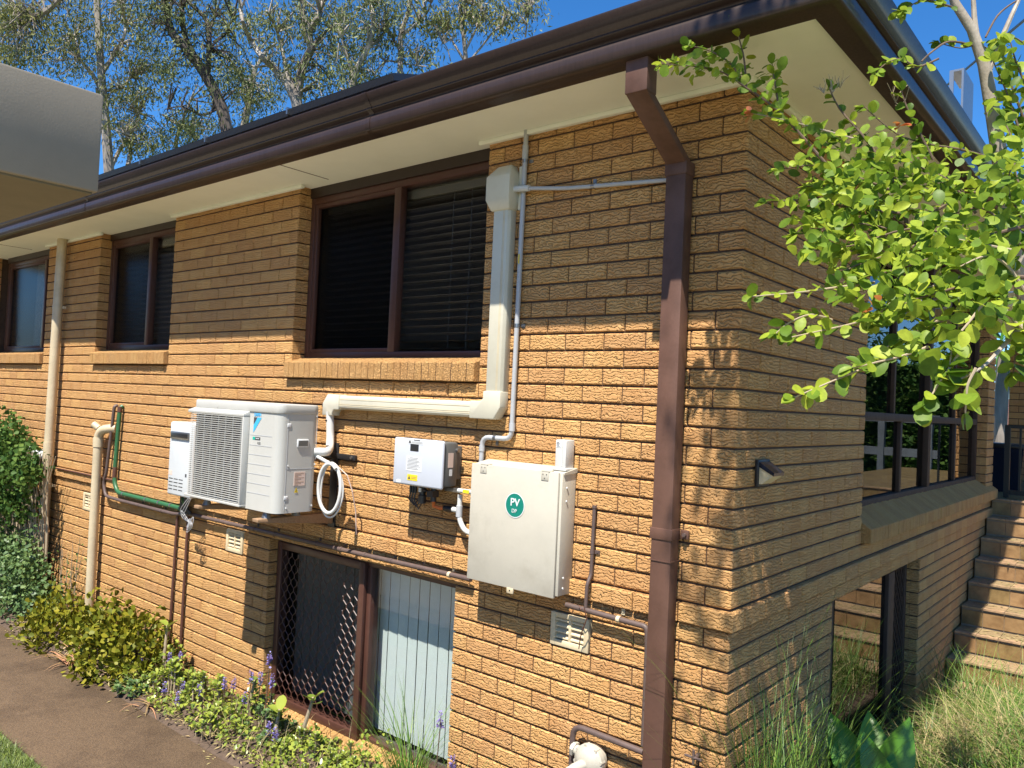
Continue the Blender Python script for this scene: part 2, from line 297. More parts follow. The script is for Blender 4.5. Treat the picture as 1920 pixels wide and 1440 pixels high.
# leaf shapes, base at origin, along +Y, length 1
LEAF_Q = (np.array([[0,0,0],[.16,.45,.03],[0,1,-.06],[-.16,.45,.03]]), np.array([[0,1,2,3]]))
def oval_leaf(w=0.36, fold=0.10, curl=-0.14, tip=0.5):
    ys = [0.0,.14,.38,.66,.88,1.0]; ws = [0.03,.55,.92,1.0,.66,.06]
    v = []; f = []
    for y,q in zip(ys,ws):
        z = curl*y*y
        v += [(-q*w,y,z+fold*q*w*2),(0,y,z),(q*w,y,z+fold*q*w*2)]
    for i in range(len(ys)-1):
        a = 3*i; f += [(a,a+1,a+4,a+3),(a+1,a+2,a+5,a+4)]
    return np.array(v), np.array(f)
def blade(seg=4, w=0.5):
    """arching blade; unit length along +Y bending to +Z negative; width scale separately"""
    v=[];f=[]
    for i in range(seg+1):
        t=i/seg; q=w*(1-t**1.6*0.96)
        v += [(-q,t,-0.35*t*t*t),(q,t,-0.35*t*t*t)]
    for i in range(seg): a=2*i; f.append((a,a+1,a+3,a+2))
    return np.array(v),np.array(f)
def text(name, s, loc, size, m, parent, rot=(math.pi/2,0,0), align='CENTER', bold=0.0, sx=1.0):
    c = bpy.data.curves.new(name, 'FONT'); c.body = s; c.size = size; c.align_x = align; c.align_y = 'CENTER'; c.extrude = 0.0006; c.offset = bold
    t = bpy.data.objects.new(name, c); COL.objects.link(t)
    bpy.context.view_layer.update()
    me = bpy.data.meshes.new_from_object(t.evaluated_get(bpy.context.evaluated_depsgraph_get())); me.name = name
    bpy.data.objects.remove(t); me.materials.clear(); me.materials.append(MT[m])
    o = bpy.data.objects.new(name, me); COL.objects.link(o); o.location = loc; o.rotation_euler = rot; o.scale = (sx, 1, 1)
    if parent: attach(o, parent)
    return o
def smooth_path(P, m=5):
    P = [Vector(p) for p in P]; n = len(P); out = []
    for i in range(n-1):
        a=P[max(i-1,0)];b=P[i];c=P[i+1];e=P[min(i+2,n-1)]
        for k in range(m):
            t=k/m; out.append(0.5*((2*b)+(c-a)*t+(2*a-5*b+4*c-e)*t*t+(3*b-a-3*c+e)*t**3))
    return out+[P[-1]]
ORD = ['first','second','third','fourth','fifth','sixth','seventh','eighth','ninth','tenth','eleventh','twelfth','thirteenth','fourteenth','fifteenth','sixteenth','seventeenth','eighteenth']

# ------------------------------------------------------------------ ground
g = MB(); g.add([(-60,-60,GZ),(60,-60,GZ),(60,80,GZ),(-60,80,GZ)], [(0,1,2,3)]); o = g.build('ground', 'lawnbase'); struct(o); o['label'] = 'grassy ground around the brick house'
g = MB(); g.box(-16, 1.0, -1.36, -0.60, GZ-0.02, GZ+0.012); o = g.build('path', 'path', bevel=0.006); struct(o); o['label'] = 'brown exposed aggregate path along the house'
g = MB(); g.box(-22, 7, -7.6, -2.1, GZ-0.03, GZ+0.016); o = g.build('added_bounce_slab', 'bounceslab', bevel=0.01); struct(o); o['label'] = 'added pale ground behind the camera that bounces warm light'  # unseen slab added to bounce warm fill onto wall and soffit
g = MB(); g.box(2.7, 9, -2.1, 11.0, GZ-0.03, GZ+0.014); o = g.build('added_side_bounce', 'sidebounce', bevel=0.01); struct(o); o['label'] = 'added ground right of the house that bounces warm light'  # added out of view to reflect warm light onto the side wall
nx, ny = 90, 10
xs = np.linspace(-12, 0.6, nx); ys = np.linspace(-0.605, 0.02, ny); V = []; F = []
for j in range(ny):
    for i in range(nx):
        V.append((xs[i], ys[j], GZ+0.008+0.05*math.sin(math.pi*j/(ny-1))**0.7+0.02*math.sin(xs[i]*9+j)*(0 < j < ny-1)))
for j in range(ny-1):
    for i in range(nx-1): a = j*nx+i; F.append((a,a+1,a+nx+1,a+nx))
o = np_mesh('garden_bed', V, F, 'soil', smooth=True); struct(o); o['label'] = 'narrow soil garden bed between path and brick wall'
def mound_z(x, y):
    return GZ+0.012+0.42*math.exp(-((x-1.05)/0.75)**2-((y-1.9)/1.7)**2)
V=[];F=[]; nx,ny=30,40
for j in range(ny):
    for i in range(nx):
        x=0.02+3.0*i/(nx-1); y=-0.6+5.2*j/(ny-1); V.append((x,y,mound_z(x,y)))
for j in range(ny-1):
    for i in range(nx-1): a=j*nx+i; F.append((a,a+1,a+nx+1,a+nx))
o = np_mesh('garden_mound', V, F, 'soil', smooth=True); struct(o); o['label'] = 'raised earth under the long grass beside the steps'

# ------------------------------------------------------------------ brick house
house = thing('brick_house', 'tan rock-face brick house with brown gutters and cream soffit', 'house', (-4, 3, GZ))
CH = 0.086
def zj(n): return -n*CH if n <= 26 else -n*CH-0.0065
ROWS = list(range(-1, 42))
BED, PERP = 0.0095, 0.0058
EAVE = 0.05
OPEN_F = [(-3.262,-1.508,zj(15),0.2),(-6.45,-5.016,zj(14),0.2),(-9.3,-7.71,zj(14),0.2),(-3.41,-1.612,-3.8,zj(28)),
          (-3.972,-3.741,zj(30),zj(28)),(-0.943,-0.707,zj(30),zj(28)),(-6.51,-6.27,zj(30),zj(28))]
OPEN_S = [(1.83,5.95,zj(25),0.2),(1.345,3.31,-3.8,zj(28))]
XL, YR = -9.6, 6.33
def rows_of(n, neg):
    """joint positions along the wall for row n, as distances from the corner"""
    if neg: d = 0.2377 if n%2==0 else 0.1223
    else: d = 0.104 if n%2==0 else 0.2195
    mod = 0.2308 if neg else 0.2299
    js = [0.0]
    while d < 12: js.append(d); d += mod
    return js
pieces = []   # (wall, a0, a1, z0, z1, proud, corner, row)
def cut(a0, a1, z0, z1, opens):
    segs = [(a0,a1)]; zm = (z0+z1)/2
    for (p,q,r,t) in opens:
        if not (r < zm < t): continue
        ns = []
        for (u,w) in segs:
            if w <= p or u >= q: ns.append((u,w)); continue
            if u < p: ns.append((u,p))
            if w > q: ns.append((q,w))
        segs = ns
    return [(u,w) for (u,w) in segs if w-u > 0.0125]
for n in ROWS:
    z1 = min(zj(n)-BED/2, EAVE+0.03); z0 = zj(n+1)+BED/2
    if n == -1: z0 = zj(0)+BED/2
    if z1-z0 < 0.015: continue
    proud = 0.022 if n == 26 else 0.0
    js = rows_of(n, True)
    for i in range(len(js)-1):
        a0, a1 = -js[i+1], -js[i]
        if a1 < XL: break
        for u,w in cut(a0, a1, z0, z1, OPEN_F):
            c = (i == 0)
            pieces.append(('f', u+PERP/2, (w-PERP/2 if not c else w), z0, z1, proud, c, n))
    js = rows_of(n, False)
    for i in range(1, len(js)-1):
        a0, a1 = js[i], min(js[i+1], YR)
        if a0 > YR-0.03: break
        for u,w in cut(a0, a1, z0, z1, OPEN_S):
            pieces.append(('s', u+PERP/2, w-PERP/2, z0, z1, proud, False, n))
def brick_geo(w, L, H, D, ch=0.006, jit=0.0015, corner=None):
    """brick with chamfered exposed edges, local origin at the middle of its face; face looks to -y ('f') or +x ('s')"""
    if corner:   # corner = length along the side wall
        bm = bmesh.new(); bmesh.ops.create_cube(bm, size=1.0)
        for v in bm.verts: v.co = Vector((v.co.x*L, (v.co.y+0.5)*corner, v.co.z*H))
        es = [e for e in bm.edges if any(abs(v.co.y)<1e-6 for v in e.verts) or all(v.co.x>0 for v in e.verts)]
        bmesh.ops.bevel(bm, geom=es, offset=ch, segments=1, affect='EDGES')
        V = [tuple(v.co) for v in bm.verts]; bm.verts.index_update(); F = [tuple(v.index for v in f.verts) for f in bm.faces]; bm.free()
        return V, F
    a, h = L/2, H/2
    J = lambda: rng.uniform(-jit, jit)
    fr = [(-a+ch,-h+ch),(a-ch,-h+ch),(a-ch,h-ch),(-a+ch,h-ch)]; ri = [(-a,-h),(a,-h),(a,h),(-a,h)]
    d0 = [J() for _ in range(4)]
    V = [(p[0]+J(), d0[i], p[1]+J()) for i,p in enumerate(fr)]+[(p[0], ch+J(), p[1]) for p in ri]+[(p[0], D, p[1]) for p in ri]
    F = [(0,1,2,3)]+[(4+i,4+(i+1)%4,(i+1)%4,i) for i in range(4)]+[(8+i,8+(i+1)%4,4+(i+1)%4,4+i) for i in range(4)]
    if w == 's': V = [(-y, x, z) for (x,y,z) in V]
    return V, F
def brick_place(q):
    wall,u,w,z0,z1,proud,c,n = q
    if wall == 'f': return Vector(((u+w)/2, -proud, (z0+z1)/2))
    return Vector((proud, (u+w)/2, (z0+z1)/2))
def area_px(q):
    wall,u,w,z0,z1,proud,c,n = q
    P = [(u,0,z0),(w,0,z0),(w,0,z1),(u,0,z1)] if wall=='f' else [(0,u,z0),(0,w,z0),(0,w,z1),(0,u,z1)]
    pp = [pix(p) for p in P]
    if min(p[2] for p in pp) < 0.3: return 0
    if not any(0 <= p[0] <= 1920 and 0 <= p[1] <= 1440 for p in pp): return 0
    return abs(sum(pp[i][0]*pp[(i+1)%4][1]-pp[(i+1)%4][0]*pp[i][1] for i in range(4)))/2
def wall_boxes(mb, axis, lo, hi, opens, off, thick, ztop=0.052, zbot=-3.7):
    """mortar wall with its openings left out"""
    opens = [(p-0.016,q+0.016,r,t) for (p,q,r,t) in opens]
    cuts = sorted(set([lo,hi]+[c for o_ in opens for c in o_[:2] if lo < c < hi]))
    for a,b in zip(cuts[:-1],cuts[1:]):
        mid = (a+b)/2; zs = [(zbot,ztop)]
        for (p,q,r,t) in opens:
            if p < mid < q:
                ns = []
                for (z0,z1) in zs:
                    if t <= z0 or r >= z1: ns.append((z0,z1)); continue
                    if z0 < r: ns.append((z0,r))
                    if z1 > t: ns.append((t,z1))
                zs = ns
        for z0,z1 in zs:
            if axis == 0: mb.box(a,b,off,off+thick,z0,z1)
            else: mb.box(-off-thick,-off,a,b,z0,z1)
RC = 0.010
m_ = MB(); wall_boxes(m_, 0, XL, -RC, OPEN_F, RC, 0.215); wf = m_.build('front_wall', 'mortar', house)
m_ = MB(); wall_boxes(m_, 1, RC+0.216, YR, OPEN_S, RC, 0.215); ws = m_.build('side_wall', 'mortar', house)
m_ = MB(); m_.box(XL,-0.23,YR-0.2,YR,-3.7,0.052); m_.box(XL,XL+0.2,0.23,YR-0.2,-3.7,0.052); m_.build('rear_wall', 'mortar', house)
order = sorted(range(len(pieces)), key=lambda i: -area_px(pieces[i]))
single = set(order[:300])
cache = {}; big = {'f':([],[],[]), 's':([],[],[])}
for i,q in enumerate(pieces):
    wall,u,w,z0,z1,proud,c,n = q
    L, H = w-u, z1-z0
    corner = None
    if c: corner = (rows_of(n,False)[1]-PERP/2)+proud; L += proud
    tintv = rng.random()
    if i in single:
        key = (wall, round(L,3), round(H,4), c, n%2 if c else 0, proud>0, rng.randrange(6))
        if key not in cache:
            V,F = brick_geo(wall, L, H, 0.06, corner=corner)
            me = bpy.data.meshes.new('brick'); me.from_pydata(V,[],F); me.update(); set_tint(me, tintv); me.materials.append(MT['brick']); cache[key] = me
        o = bpy.data.objects.new('brick', cache[key]); COL.objects.link(o); o.parent = wf if wall=='f' else ws
        o.location = brick_place(q)+(Vector((proud/2,0,0)) if c else Vector())
    else:
        V,F = brick_geo(wall, L, H, 0.06, corner=corner); p = brick_place(q)+(Vector((proud/2,0,0)) if c else Vector())
        bv,bf,bt = big[wall]; b0 = len(bv); bv += [(v[0]+p.x,v[1]+p.y,v[2]+p.z) for v in V]; bf += [tuple(k+b0 for k in f) for f in F]; bt += [tintv]*len(V)
def tint_mesh(name, V, F, T, m, parent):
    me = bpy.data.meshes.new(name); me.from_pydata(V,[],F); me.update(); a = me.attributes.new('tint','FLOAT','POINT'); a.data.foreach_set('value', np.asarray(T,dtype=np.float32))
    me.materials.append(MT[m]); o = bpy.data.objects.new(name, me); COL.objects.link(o)
    if parent: attach(o, parent)
    return o
for wall,par in (('f',wf),('s',ws)):
    if big[wall][0]: o = tint_mesh('brickwork', *big[wall], 'brick', par); o['kind'] = 'stuff'
# window and door reveals lined with brick headers
def reveal(parent, plane, coord, a0, a1, z0, z1, face):
    """bricks facing sideways inside an opening; plane 'f': x=coord, y a0..a1"""
    V=[];F=[];T=[]
    for n in ROWS:
        t = min(zj(n)-BED/2, z1); b = max(zj(n+1)+BED/2, z0)
        if t-b < 0.02: continue
        mb = MB()
        if plane == 'f': mb.box(coord-0.02 if face>0 else coord, coord if face>0 else coord+0.02, a0, a1, b, t)
        else: mb.box(a0, a1, coord if face<0 else coord-0.02, coord+0.02 if face<0 else coord, b, t)
        b0=len(V); V+=mb.v; F+=[tuple(k+b0 for k in f) for f in mb.f]; T+=[rng.random()]*len(mb.v)
    o = tint_mesh('reveal_bricks', V, F, T, 'brick', parent); return o
reveal(wf,'f',-3.2605,0.062,0.18,zj(15),0.06,1); reveal(wf,'f',-6.4485,0.062,0.18,zj(14),0.06,1); reveal(wf,'f',-3.4085,0.062,0.18,-3.7,zj(28),1)
reveal(wf,'f',-1.5095,0.062,0.18,zj(15),0.06,-1); reveal(wf,'f',-5.0175,0.062,0.18,zj(14),0.06,-1); reveal(wf,'f',-7.7115,0.062,0.18,zj(14),0.06,-1); reveal(wf,'f',-1.6135,0.062,0.18,-3.7,zj(28),-1); reveal(ws,'s',1.3465,-0.2,-0.062,-3.7,zj(28),1); reveal(ws,'s',1.8315,-0.2,-0.062,zj(25),0.06,1)
reveal(ws,'s',3.3085,-0.2,-0.062,-3.7,zj(28),-1); reveal(ws,'s',5.9485,-0.2,-0.062,zj(25),0.06,-1)
# string course ledge lip, lintel soffits
# ---- sills of bricks on edge
def sill(parent, plane, a0, a1, back, zb, front, zf, zbot, step=0.0605):
    """sloped brick-on-edge sill as separate bricks; back/front are distances outwards (+ = proud of the wall)"""
    core = MB()
    def prof(dz=0.0, i=0.0): return [(-back+0, zb-dz),(-(front-i), zf-dz),(-(front-i), zbot+dz),(-back, zbot+dz)]
    if plane == 'f': core.ext(prof(0.006,0.006), a0+0.003, a1-0.003, 0)
    else: core.ext([(-q[0], q[1]) for q in prof(0.006,0.006)], a0+0.003, a1-0.003, 1)
    # mesh profile order for axis=0 is (y,z); for axis=1 it is (x,z)
    c = core.build('window_sill', 'mortar', parent)
    n = max(1, round((a1-a0)/step)); st = (a1-a0)/n; mes = []
    for k in range(4):
        mb = MB(); w = st/2-0.0022
        pr = [(q[0]+rng.uniform(-.001,.001), q[1]+rng.uniform(-.001,.001)) for q in prof()]
        if plane == 'f': mb.ext(pr, -w, w, 0)
        else: mb.ext([(-q[0],q[1]) for q in pr], -w, w, 1)
        me = bpy.data.meshes.new('sill_brick'); me.from_pydata(mb.v,[],mb.f); me.update()
        bm = bmesh.new(); bm.from_mesh(me); bmesh.ops.recalc_face_normals(bm, faces=bm.faces); bmesh.ops.bevel(bm, geom=list(bm.edges), offset=0.004, segments=1, affect='EDGES'); bm.to_mesh(me); bm.free()
        set_tint(me, rng.random()); me.materials.append(MT['sillbrick']); mes.append(me)
    for i in range(n):
        o = bpy.data.objects.new('sill_brick', rng.choice(mes)); COL.objects.link(o); o.parent = c
        x = a0+st*(i+0.5); o.location = (x, rng.uniform(-.002,.002), 0) if plane=='f' else (rng.uniform(-.002,.002), x, 0)
    return c
sill(house,'f',-3.30,-1.512,-0.12,-1.135,0.035,-1.180,zj(15)+0.004); sill(house,'f',-6.47,-5.02,-0.12,-1.055,0.035,-1.097,zj(14)+0.004); sill(house,'f',-9.25,-7.714,-0.12,-1.055,0.035,-1.097,zj(14)+0.004)
sill(house,'f',-3.405,-1.616,-0.12,-3.52,0.05,-3.60,-3.70)
sill(house,'s',1.834,6.30,-0.12,-1.93,0.055,-2.055,zj(25)+0.006, step=0.062)

# ---- windows: frame part, panes and blinds below it
def win_frame(name, plane, a0, a1, z0, z1, d0, d1, m='frame', t=0.045):
    mb = MB()
    def B(p,q,r,s,e0=d0,e1=d1): 
        if plane=='f': mb.box(p,q,e0,e1,r,s)
        else: mb.box(-e1,-e0,p,q,r,s)
    B(a0,a0+t,z0,z1); B(a1-t,a1,z0,z1); B(a0+t,a1-t,z0,z0+t); B(a0+t,a1-t,z1-t,z1)
    return mb, B
def pane(parent, plane, a0, a1, z0, z1, d, m='glass', name='pane'):
    mb = MB()
    if plane=='f': mb.box(a0,a1,d,d+0.005,z0,z1)
    else: mb.box(-d-0.005,-d,a0,a1,z0,z1)
    return mb.build(name, m, parent)
def room(plane, a0, a1, z0, z1, d, depth=1.6):
    mb = MB()
    P = [(a0,d,z0),(a1,d,z0),(a1,d,z1),(a0,d,z1),(a0,d+depth,z0),(a1,d+depth,z0),(a1,d+depth,z1),(a0,d+depth,z1)]
    if plane=='s': P = [(-y,x,z) for (x,y,z) in P]
    mb.add(P, [(4,5,6,7),(0,1,5,4),(3,2,6,7),(0,4,7,3),(1,5,6,2)]); return mb.build('room', 'room', house)
def front_window(a0, a1, z0, z1, split, screen_left=True, venetian=True, m='frame'):
    d0 = 0.10
    head = MB(); head.box(a0-0.0,a1+0.0,d0-0.012,d0+0.09,z1,0.049); 
    mb,B = win_frame('window','f',a0,a1,z0,z1,d0,d0+0.07,m)
    B(split-0.03,split+0.03,z0+0.045,z1-0.045,d0-0.004,d0+0.05)
    B(a0+0.045,a0+0.075,z0+0.045,z1-0.045,d0+0.005,d0+0.045); B(a0+0.075,split-0.03,z0+0.045,z0+0.07,d0+0.005,d0+0.045); B(a0+0.075,split-0.03,z1-0.075,z1-0.045,d0+0.005,d0+0.045)
    f = mb.build('window', m, house, bevel=0.003); head.build('head_board', 'fascia', f)
    pane(f,'f',split+0.03,a1-0.045,z0+0.045,z1-0.045,d0+0.04); pane(f,'f',a0+0.075,split-0.03,z0+0.07,z1-0.075,d0+0.03,'glassd','fly_screen')
    if venetian:
        n = int((z1-z0-0.12)/0.047); sm = MB(); L = (a1-a0-0.12)/2
        sm.add([(-L,-0.016,0.016),(L,-0.016,0.016),(L,0.017,-0.016),(-L,0.017,-0.016),(-L,-0.016,0.013),(L,-0.016,0.013),(L,0.017,-0.019),(-L,0.017,-0.019)],[(0,1,2,3),(7,6,5,4),(0,4,5,1),(2,6,7,3)])
        me = bpy.data.meshes.new('blind_slat'); me.from_pydata(sm.v,[],sm.f); me.update(); me.materials.append(MT['blind'])
        bl = MB(); bl.box(a0+0.06,a1-0.06,d0+0.10,d0+0.14,z1-0.10,z1-0.05); b = bl.build('blind', 'blind', f)
        for i in range(n):
            o = bpy.data.objects.new('blind_slat', me); COL.objects.link(o); o.parent = f; o.location = ((a0+a1)/2, d0+0.125, z0+0.07+0.047*i); o.rotation_euler = (0.62, 0, 0)
        for xx in (a0+0.3, a1-0.45, a1-0.3):
            MB().tube([(xx,d0+0.105,z0+0.06),(xx,d0+0.105,z1-0.1)],0.0018,5).build('blind_cord','blind',f)
    room('f',a0,a1,z0,z1,d0+0.072)
    return f
wA = front_window(-3.26,-1.51,-1.150,-0.02,-2.352)
wB = front_window(-6.448,-5.018,-1.065,-0.01,-5.63)
wC = front_window(-9.2,-7.712,-1.065,-0.01,-8.05, venetian=False)
cu = MB(); pr=[]
for i in range(40): pr.append((-8.75+0.02*i, 0.26+0.018*math.sin(i*1.3)))
cu.add([(p[0],p[1],-1.05) for p in pr]+[(p[0],p[1],-0.03) for p in pr],[(i,i+1,41+i,40+i) for i in range(39)]); cu.build('curtain','vblind',wC,smooth=True)
MB().box(-6.2,-5.9,0.3,0.31,-1.05,-0.05).build('curtain','room',wB)
# lower window with diamond security screen and vertical blinds
a0,a1,z0,z1 = -3.408,-1.614,-3.56,zj(28)-0.002; d0=0.09
mb,B = win_frame('window','f',a0,a1,z0,z1,d0,d0+0.07); B(-2.47,-2.415,z0+0.045,z1-0.045)
wD = mb.build('window','frame',house,bevel=0.003)
sf,B2 = win_frame('x','f',a0+0.012,-2.452,z0+0.012,z1-0.02,d0-0.03,d0-0.002,t=0.05); sfo = sf.build('security_screen','frame',wD,bevel=0.003)
gm = MB(); gx0,gx1,gz0,gz1 = a0+0.06,-2.50,z0+0.06,z1-0.07; px_,pz_ = 0.072,0.094
nxg = int((gx1-gx0)/px_)+1; nzg = int((gz1-gz0)/pz_)+1; th=0.0032
def zig(k, col):
    x0 = gx0+px_*col; pts=[]
    for j in range(2*nzg+1):
        z = gz0+pz_/2*j
        if z > gz1+0.01: break
        ph = (j+k)%2; amp = px_*0.5*(0.93 if ph else 0.02)
        pts += [(x0+amp*1.0, d0-0.016, z-0.011), (x0+amp, d0-0.016, z+0.011)]
    return pts
for c in range(nxg):
    for k in (0,1):
        pts = zig(k,c); 
        if k==1: pts = [(2*(gx0+px_*c)-p[0]+px_*0.0,p[1],p[2]) for p in zig(0,c)]
        else: pts = zig(0,c)
        pts = [p for p in pts if gx0-0.01 < p[0] < gx1+0.02]
        if len(pts) > 1: gm.tube(pts, th, 4, cap=False)
gm.build('diamond_grille','frame',sfo)
pane(wD,'f',-2.415,a1-0.045,z0+0.045,z1-0.045,d0+0.03); pane(wD,'f',a0+0.045,-2.47,z0+0.045,z1-0.045,d0+0.04,'glassd','fly_screen')
sl_me = MB().box(-0.0395,0.0395,-0.0008,0.0008,-0.52,0.52); sme = bpy.data.meshes.new('blind_slat'); sme.from_pydata(sl_me.v,[],sl_me.f); sme.update(); sme.materials.append(MT['vblind'])
for i in range(19):
    o = bpy.data.objects.new('blind_slat', sme); COL.objects.link(o); o.parent = wD
    o.location = (-3.32+0.0895*i, d0+0.13, (z0+z1)/2); o.rotation_euler = (0,0,0.05+rng.uniform(-0.05,0.05))
room('f',a0,a1,z0,z1,d0+0.072,1.2)
# side window, four lights over sliding sashes
sw,B = win_frame('w','s',1.835,5.945,-1.965,0.02,0.09,0.16,'framed',0.05)
B(1.885,5.895,-1.40,-1.345,0.085,0.15); B(3.85,3.93,-1.915,-0.03,0.084,0.15); B(3.06,3.11,-1.915,-1.40,0.1,0.15); B(4.95,5.0,-1.915,-1.40,0.1,0.15); B(2.85,2.89,-1.345,-0.03,0.1,0.15); B(4.9,4.94,-1.345,-0.03,0.1,0.15)
wS = sw.build('window','framed',house,bevel=0.003)
for (p,q) in ((1.885,3.06),(3.11,3.85),(3.93,4.95),(5.0,5.895)): pane(wS,'s',p,q,-1.915,-1.40,0.125,'glassr')
for (p,q) in ((1.885,2.85),(2.89,3.85),(3.93,4.9),(4.94,5.895)): pane(wS,'s',p,q,-1.345,-0.03,0.125,'glassr')
room('s',1.835,5.945,-1.965,0.02,0.17)
cu = MB(); pr=[(-0.26+0.02*math.sin(i*1.15), 1.95+0.02*i) for i in range(70)]; cu.add([(p[0],p[1],-1.93) for p in pr]+[(p[0],p[1],-0.03) for p in pr],[(i,i+1,71+i,70+i) for i in range(69)]); cu.build('curtain','wood',wS,smooth=True)
# side glass door, reflecting the steps
dw,B = win_frame('d','s',1.347,3.306,-3.62,zj(28)-0.002,0.085,0.15,'framed',0.05)
B(2.80,2.95,-3.6,-2.47,0.08,0.13); B(1.397,1.72,-3.6,-2.47,0.11,0.13)
dS = dw.build('glass_door','framed',house,bevel=0.003)
pane(dS,'s',1.72,2.80,-3.6,-2.47,0.105,'glassdoor'); pane(dS,'s',2.95,3.256,-3.6,-2.47,0.12,'glassd')
gm = MB()
for c in range(5):
    x0 = 2.965+0.068*c
    for s_ in (1,-1):
        pts = []
        for j in range(26):
            zz = -3.58+0.045*j
            pts.append((-0.092, x0+s_*(0.031 if j%2 else 0.001), zz))
        gm.tube(pts, 0.004, 4, cap=False)
gm.build('diamond_grille','framed',dS)
room('s',1.347,3.306,-3.62,zj(28),0.16)

# ---- eaves: soffit, cover strip, fascia, gutter, roof
sf = MB(); sf.box(XL-0.4,0.415,-0.41,0.30,0.05,0.062); sf.box(-0.3,0.415,0.30,YR+0.40,0.05,0.062); sf.build('soffit','soffit',house)
MB().box(-8.2,-8.194,-0.41,0.0,0.0475,0.05).build('soffit_joint','mortar',house); MB().box(-2.95,-2.945,-0.41,0.0,0.0475,0.05).build('soffit_joint','mortar',house); MB().box(0.0,0.415,1.65,1.655,0.0475,0.05).build('soffit_joint','mortar',house)
for (p,q) in ((-1.56,0.03),(-5.05,-3.21),(-7.75,-6.40)):
    mb = MB(); mb.box(p,q,-0.03,0.0,0.026,0.049); mb.build('cover_strip','soffit',house,bevel=0.003)
MB().box(0.002,0.03,0.002,YR,0.026,0.049).build('cover_strip','soffit',house,bevel=0.003)
fa = MB(); fa.box(XL-0.4,0.43,-0.43,-0.412,0.03,0.20); fa.box(0.417,0.435,-0.43,YR+0.4,0.03,0.20); fa.build('fascia','fascia',house)
GP = [(0.424,0.022),(0.500,0.018),(0.528,0.024),(0.536,0.034),(0.537,0.082),(0.533,0.094),(0.522,0.101),(0.511,0.106),(0.508,0.116),(0.514,0.128),(0.529,0.135),(0.533,0.141),(0.530,0.149),(0.536,0.155),(0.571,0.206),(0.571,0.216),(0.563,0.217),(0.560,0.210),(0.522,0.152),(0.498,0.105),(0.522,0.080),(0.522,0.036),(0.424,0.034)]
def gutter_run(prof):
    """front run, mitre at the corner, side run"""
    n = len(prof); V=[]; F=[]
    for (px_,pz) in prof: V.append((XL-0.4,-px_,pz))
    for (px_,pz) in prof: V.append((px_,-px_,pz))
    for (px_,pz) in prof: V.append((px_,YR+0.45,pz))
    for s_ in (0,1):
        for i in range(n): F.append((s_*n+i,s_*n+(i+1)%n,(s_+1)*n+(i+1)%n,(s_+1)*n+i))
    F.append(tuple(range(n))); F.append(tuple(range(3*n-1,2*n-1,-1)))
    mb = MB(); mb.add(V,F); return mb
go = gutter_run(GP).build('gutter','gutter',house,smooth=True)
for x in (-1.9,-5.5,-8.9):
    pr_ = [(-(q[0]+0.003 if q[0]>0.5 else q[0]),q[1]) for q in GP]; MB().ext(pr_,x-0.018,x+0.018,0).build('gutter_joint','gutter',go,smooth=True)
for i in range(19):
    x = -9.2+0.52*i
    MB().box(x-0.008,x+0.008,-0.556,-0.44,0.207,0.212).build('gutter_strap','gutter',go)
rf = MB(); s18 = math.tan(math.radians(17)); y0=-0.47; x0=0.47; zz=0.20; H=3.2
V = [(XL-0.4,y0,zz),(x0,y0,zz),(x0,YR+0.47,zz),(XL-0.4,YR+0.47,zz),(XL-0.4,y0+3.6,zz+3.6*s18),(x0-3.6,y0+3.6,zz+3.6*s18)]
rf.add(V,[(0,1,5,4),(1,2,5),(2,3,4,5)]); rf.build('roof','roof',house)
# ---- solar panels along the eave, clamped to one pair of rails
sa = thing('solar_array', 'row of black framed solar panels lying on the roof above the gutter', 'solar panels', (-4.5,0.3,0.5))
ya, za = -0.30, 0.395
for k in range(5):
    x1 = -1.98-1.02*k; x0 = x1-1.0; V = []
    for (xx,dd,tt) in [(x0,0,0),(x1,0,0),(x1,1.65,0),(x0,1.65,0),(x0,0,.04),(x1,0,.04),(x1,1.65,.04),(x0,1.65,.04)]:
        V.append((xx, ya+dd*math.cos(.297)-tt*math.sin(.297), za+dd*math.sin(.297)+tt*math.cos(.297)))
    pn = MB().add(V,[(0,3,2,1),(0,1,5,4),(1,2,6,5),(2,3,7,6),(3,0,4,7),(4,5,6,7)]).build('panel','panel',sa)
    V2=[(v[0]+(0.03 if v[0]==x0 else -0.03), v[1], v[2]+0.002) for v in V[4:]]; MB().add(V2,[(0,1,2,3)]).build('cell_glass','cell',pn)
    if k: MB().box(x1+0.003,x1+0.017,ya-0.02,ya+0.05,za+0.005,za+0.05).build('clamp','steel',pn)
    MB().box(x0+0.2,x0+0.24,ya+0.1,ya+0.14,0.25,za+0.03).build('mounting_foot','steel',pn)

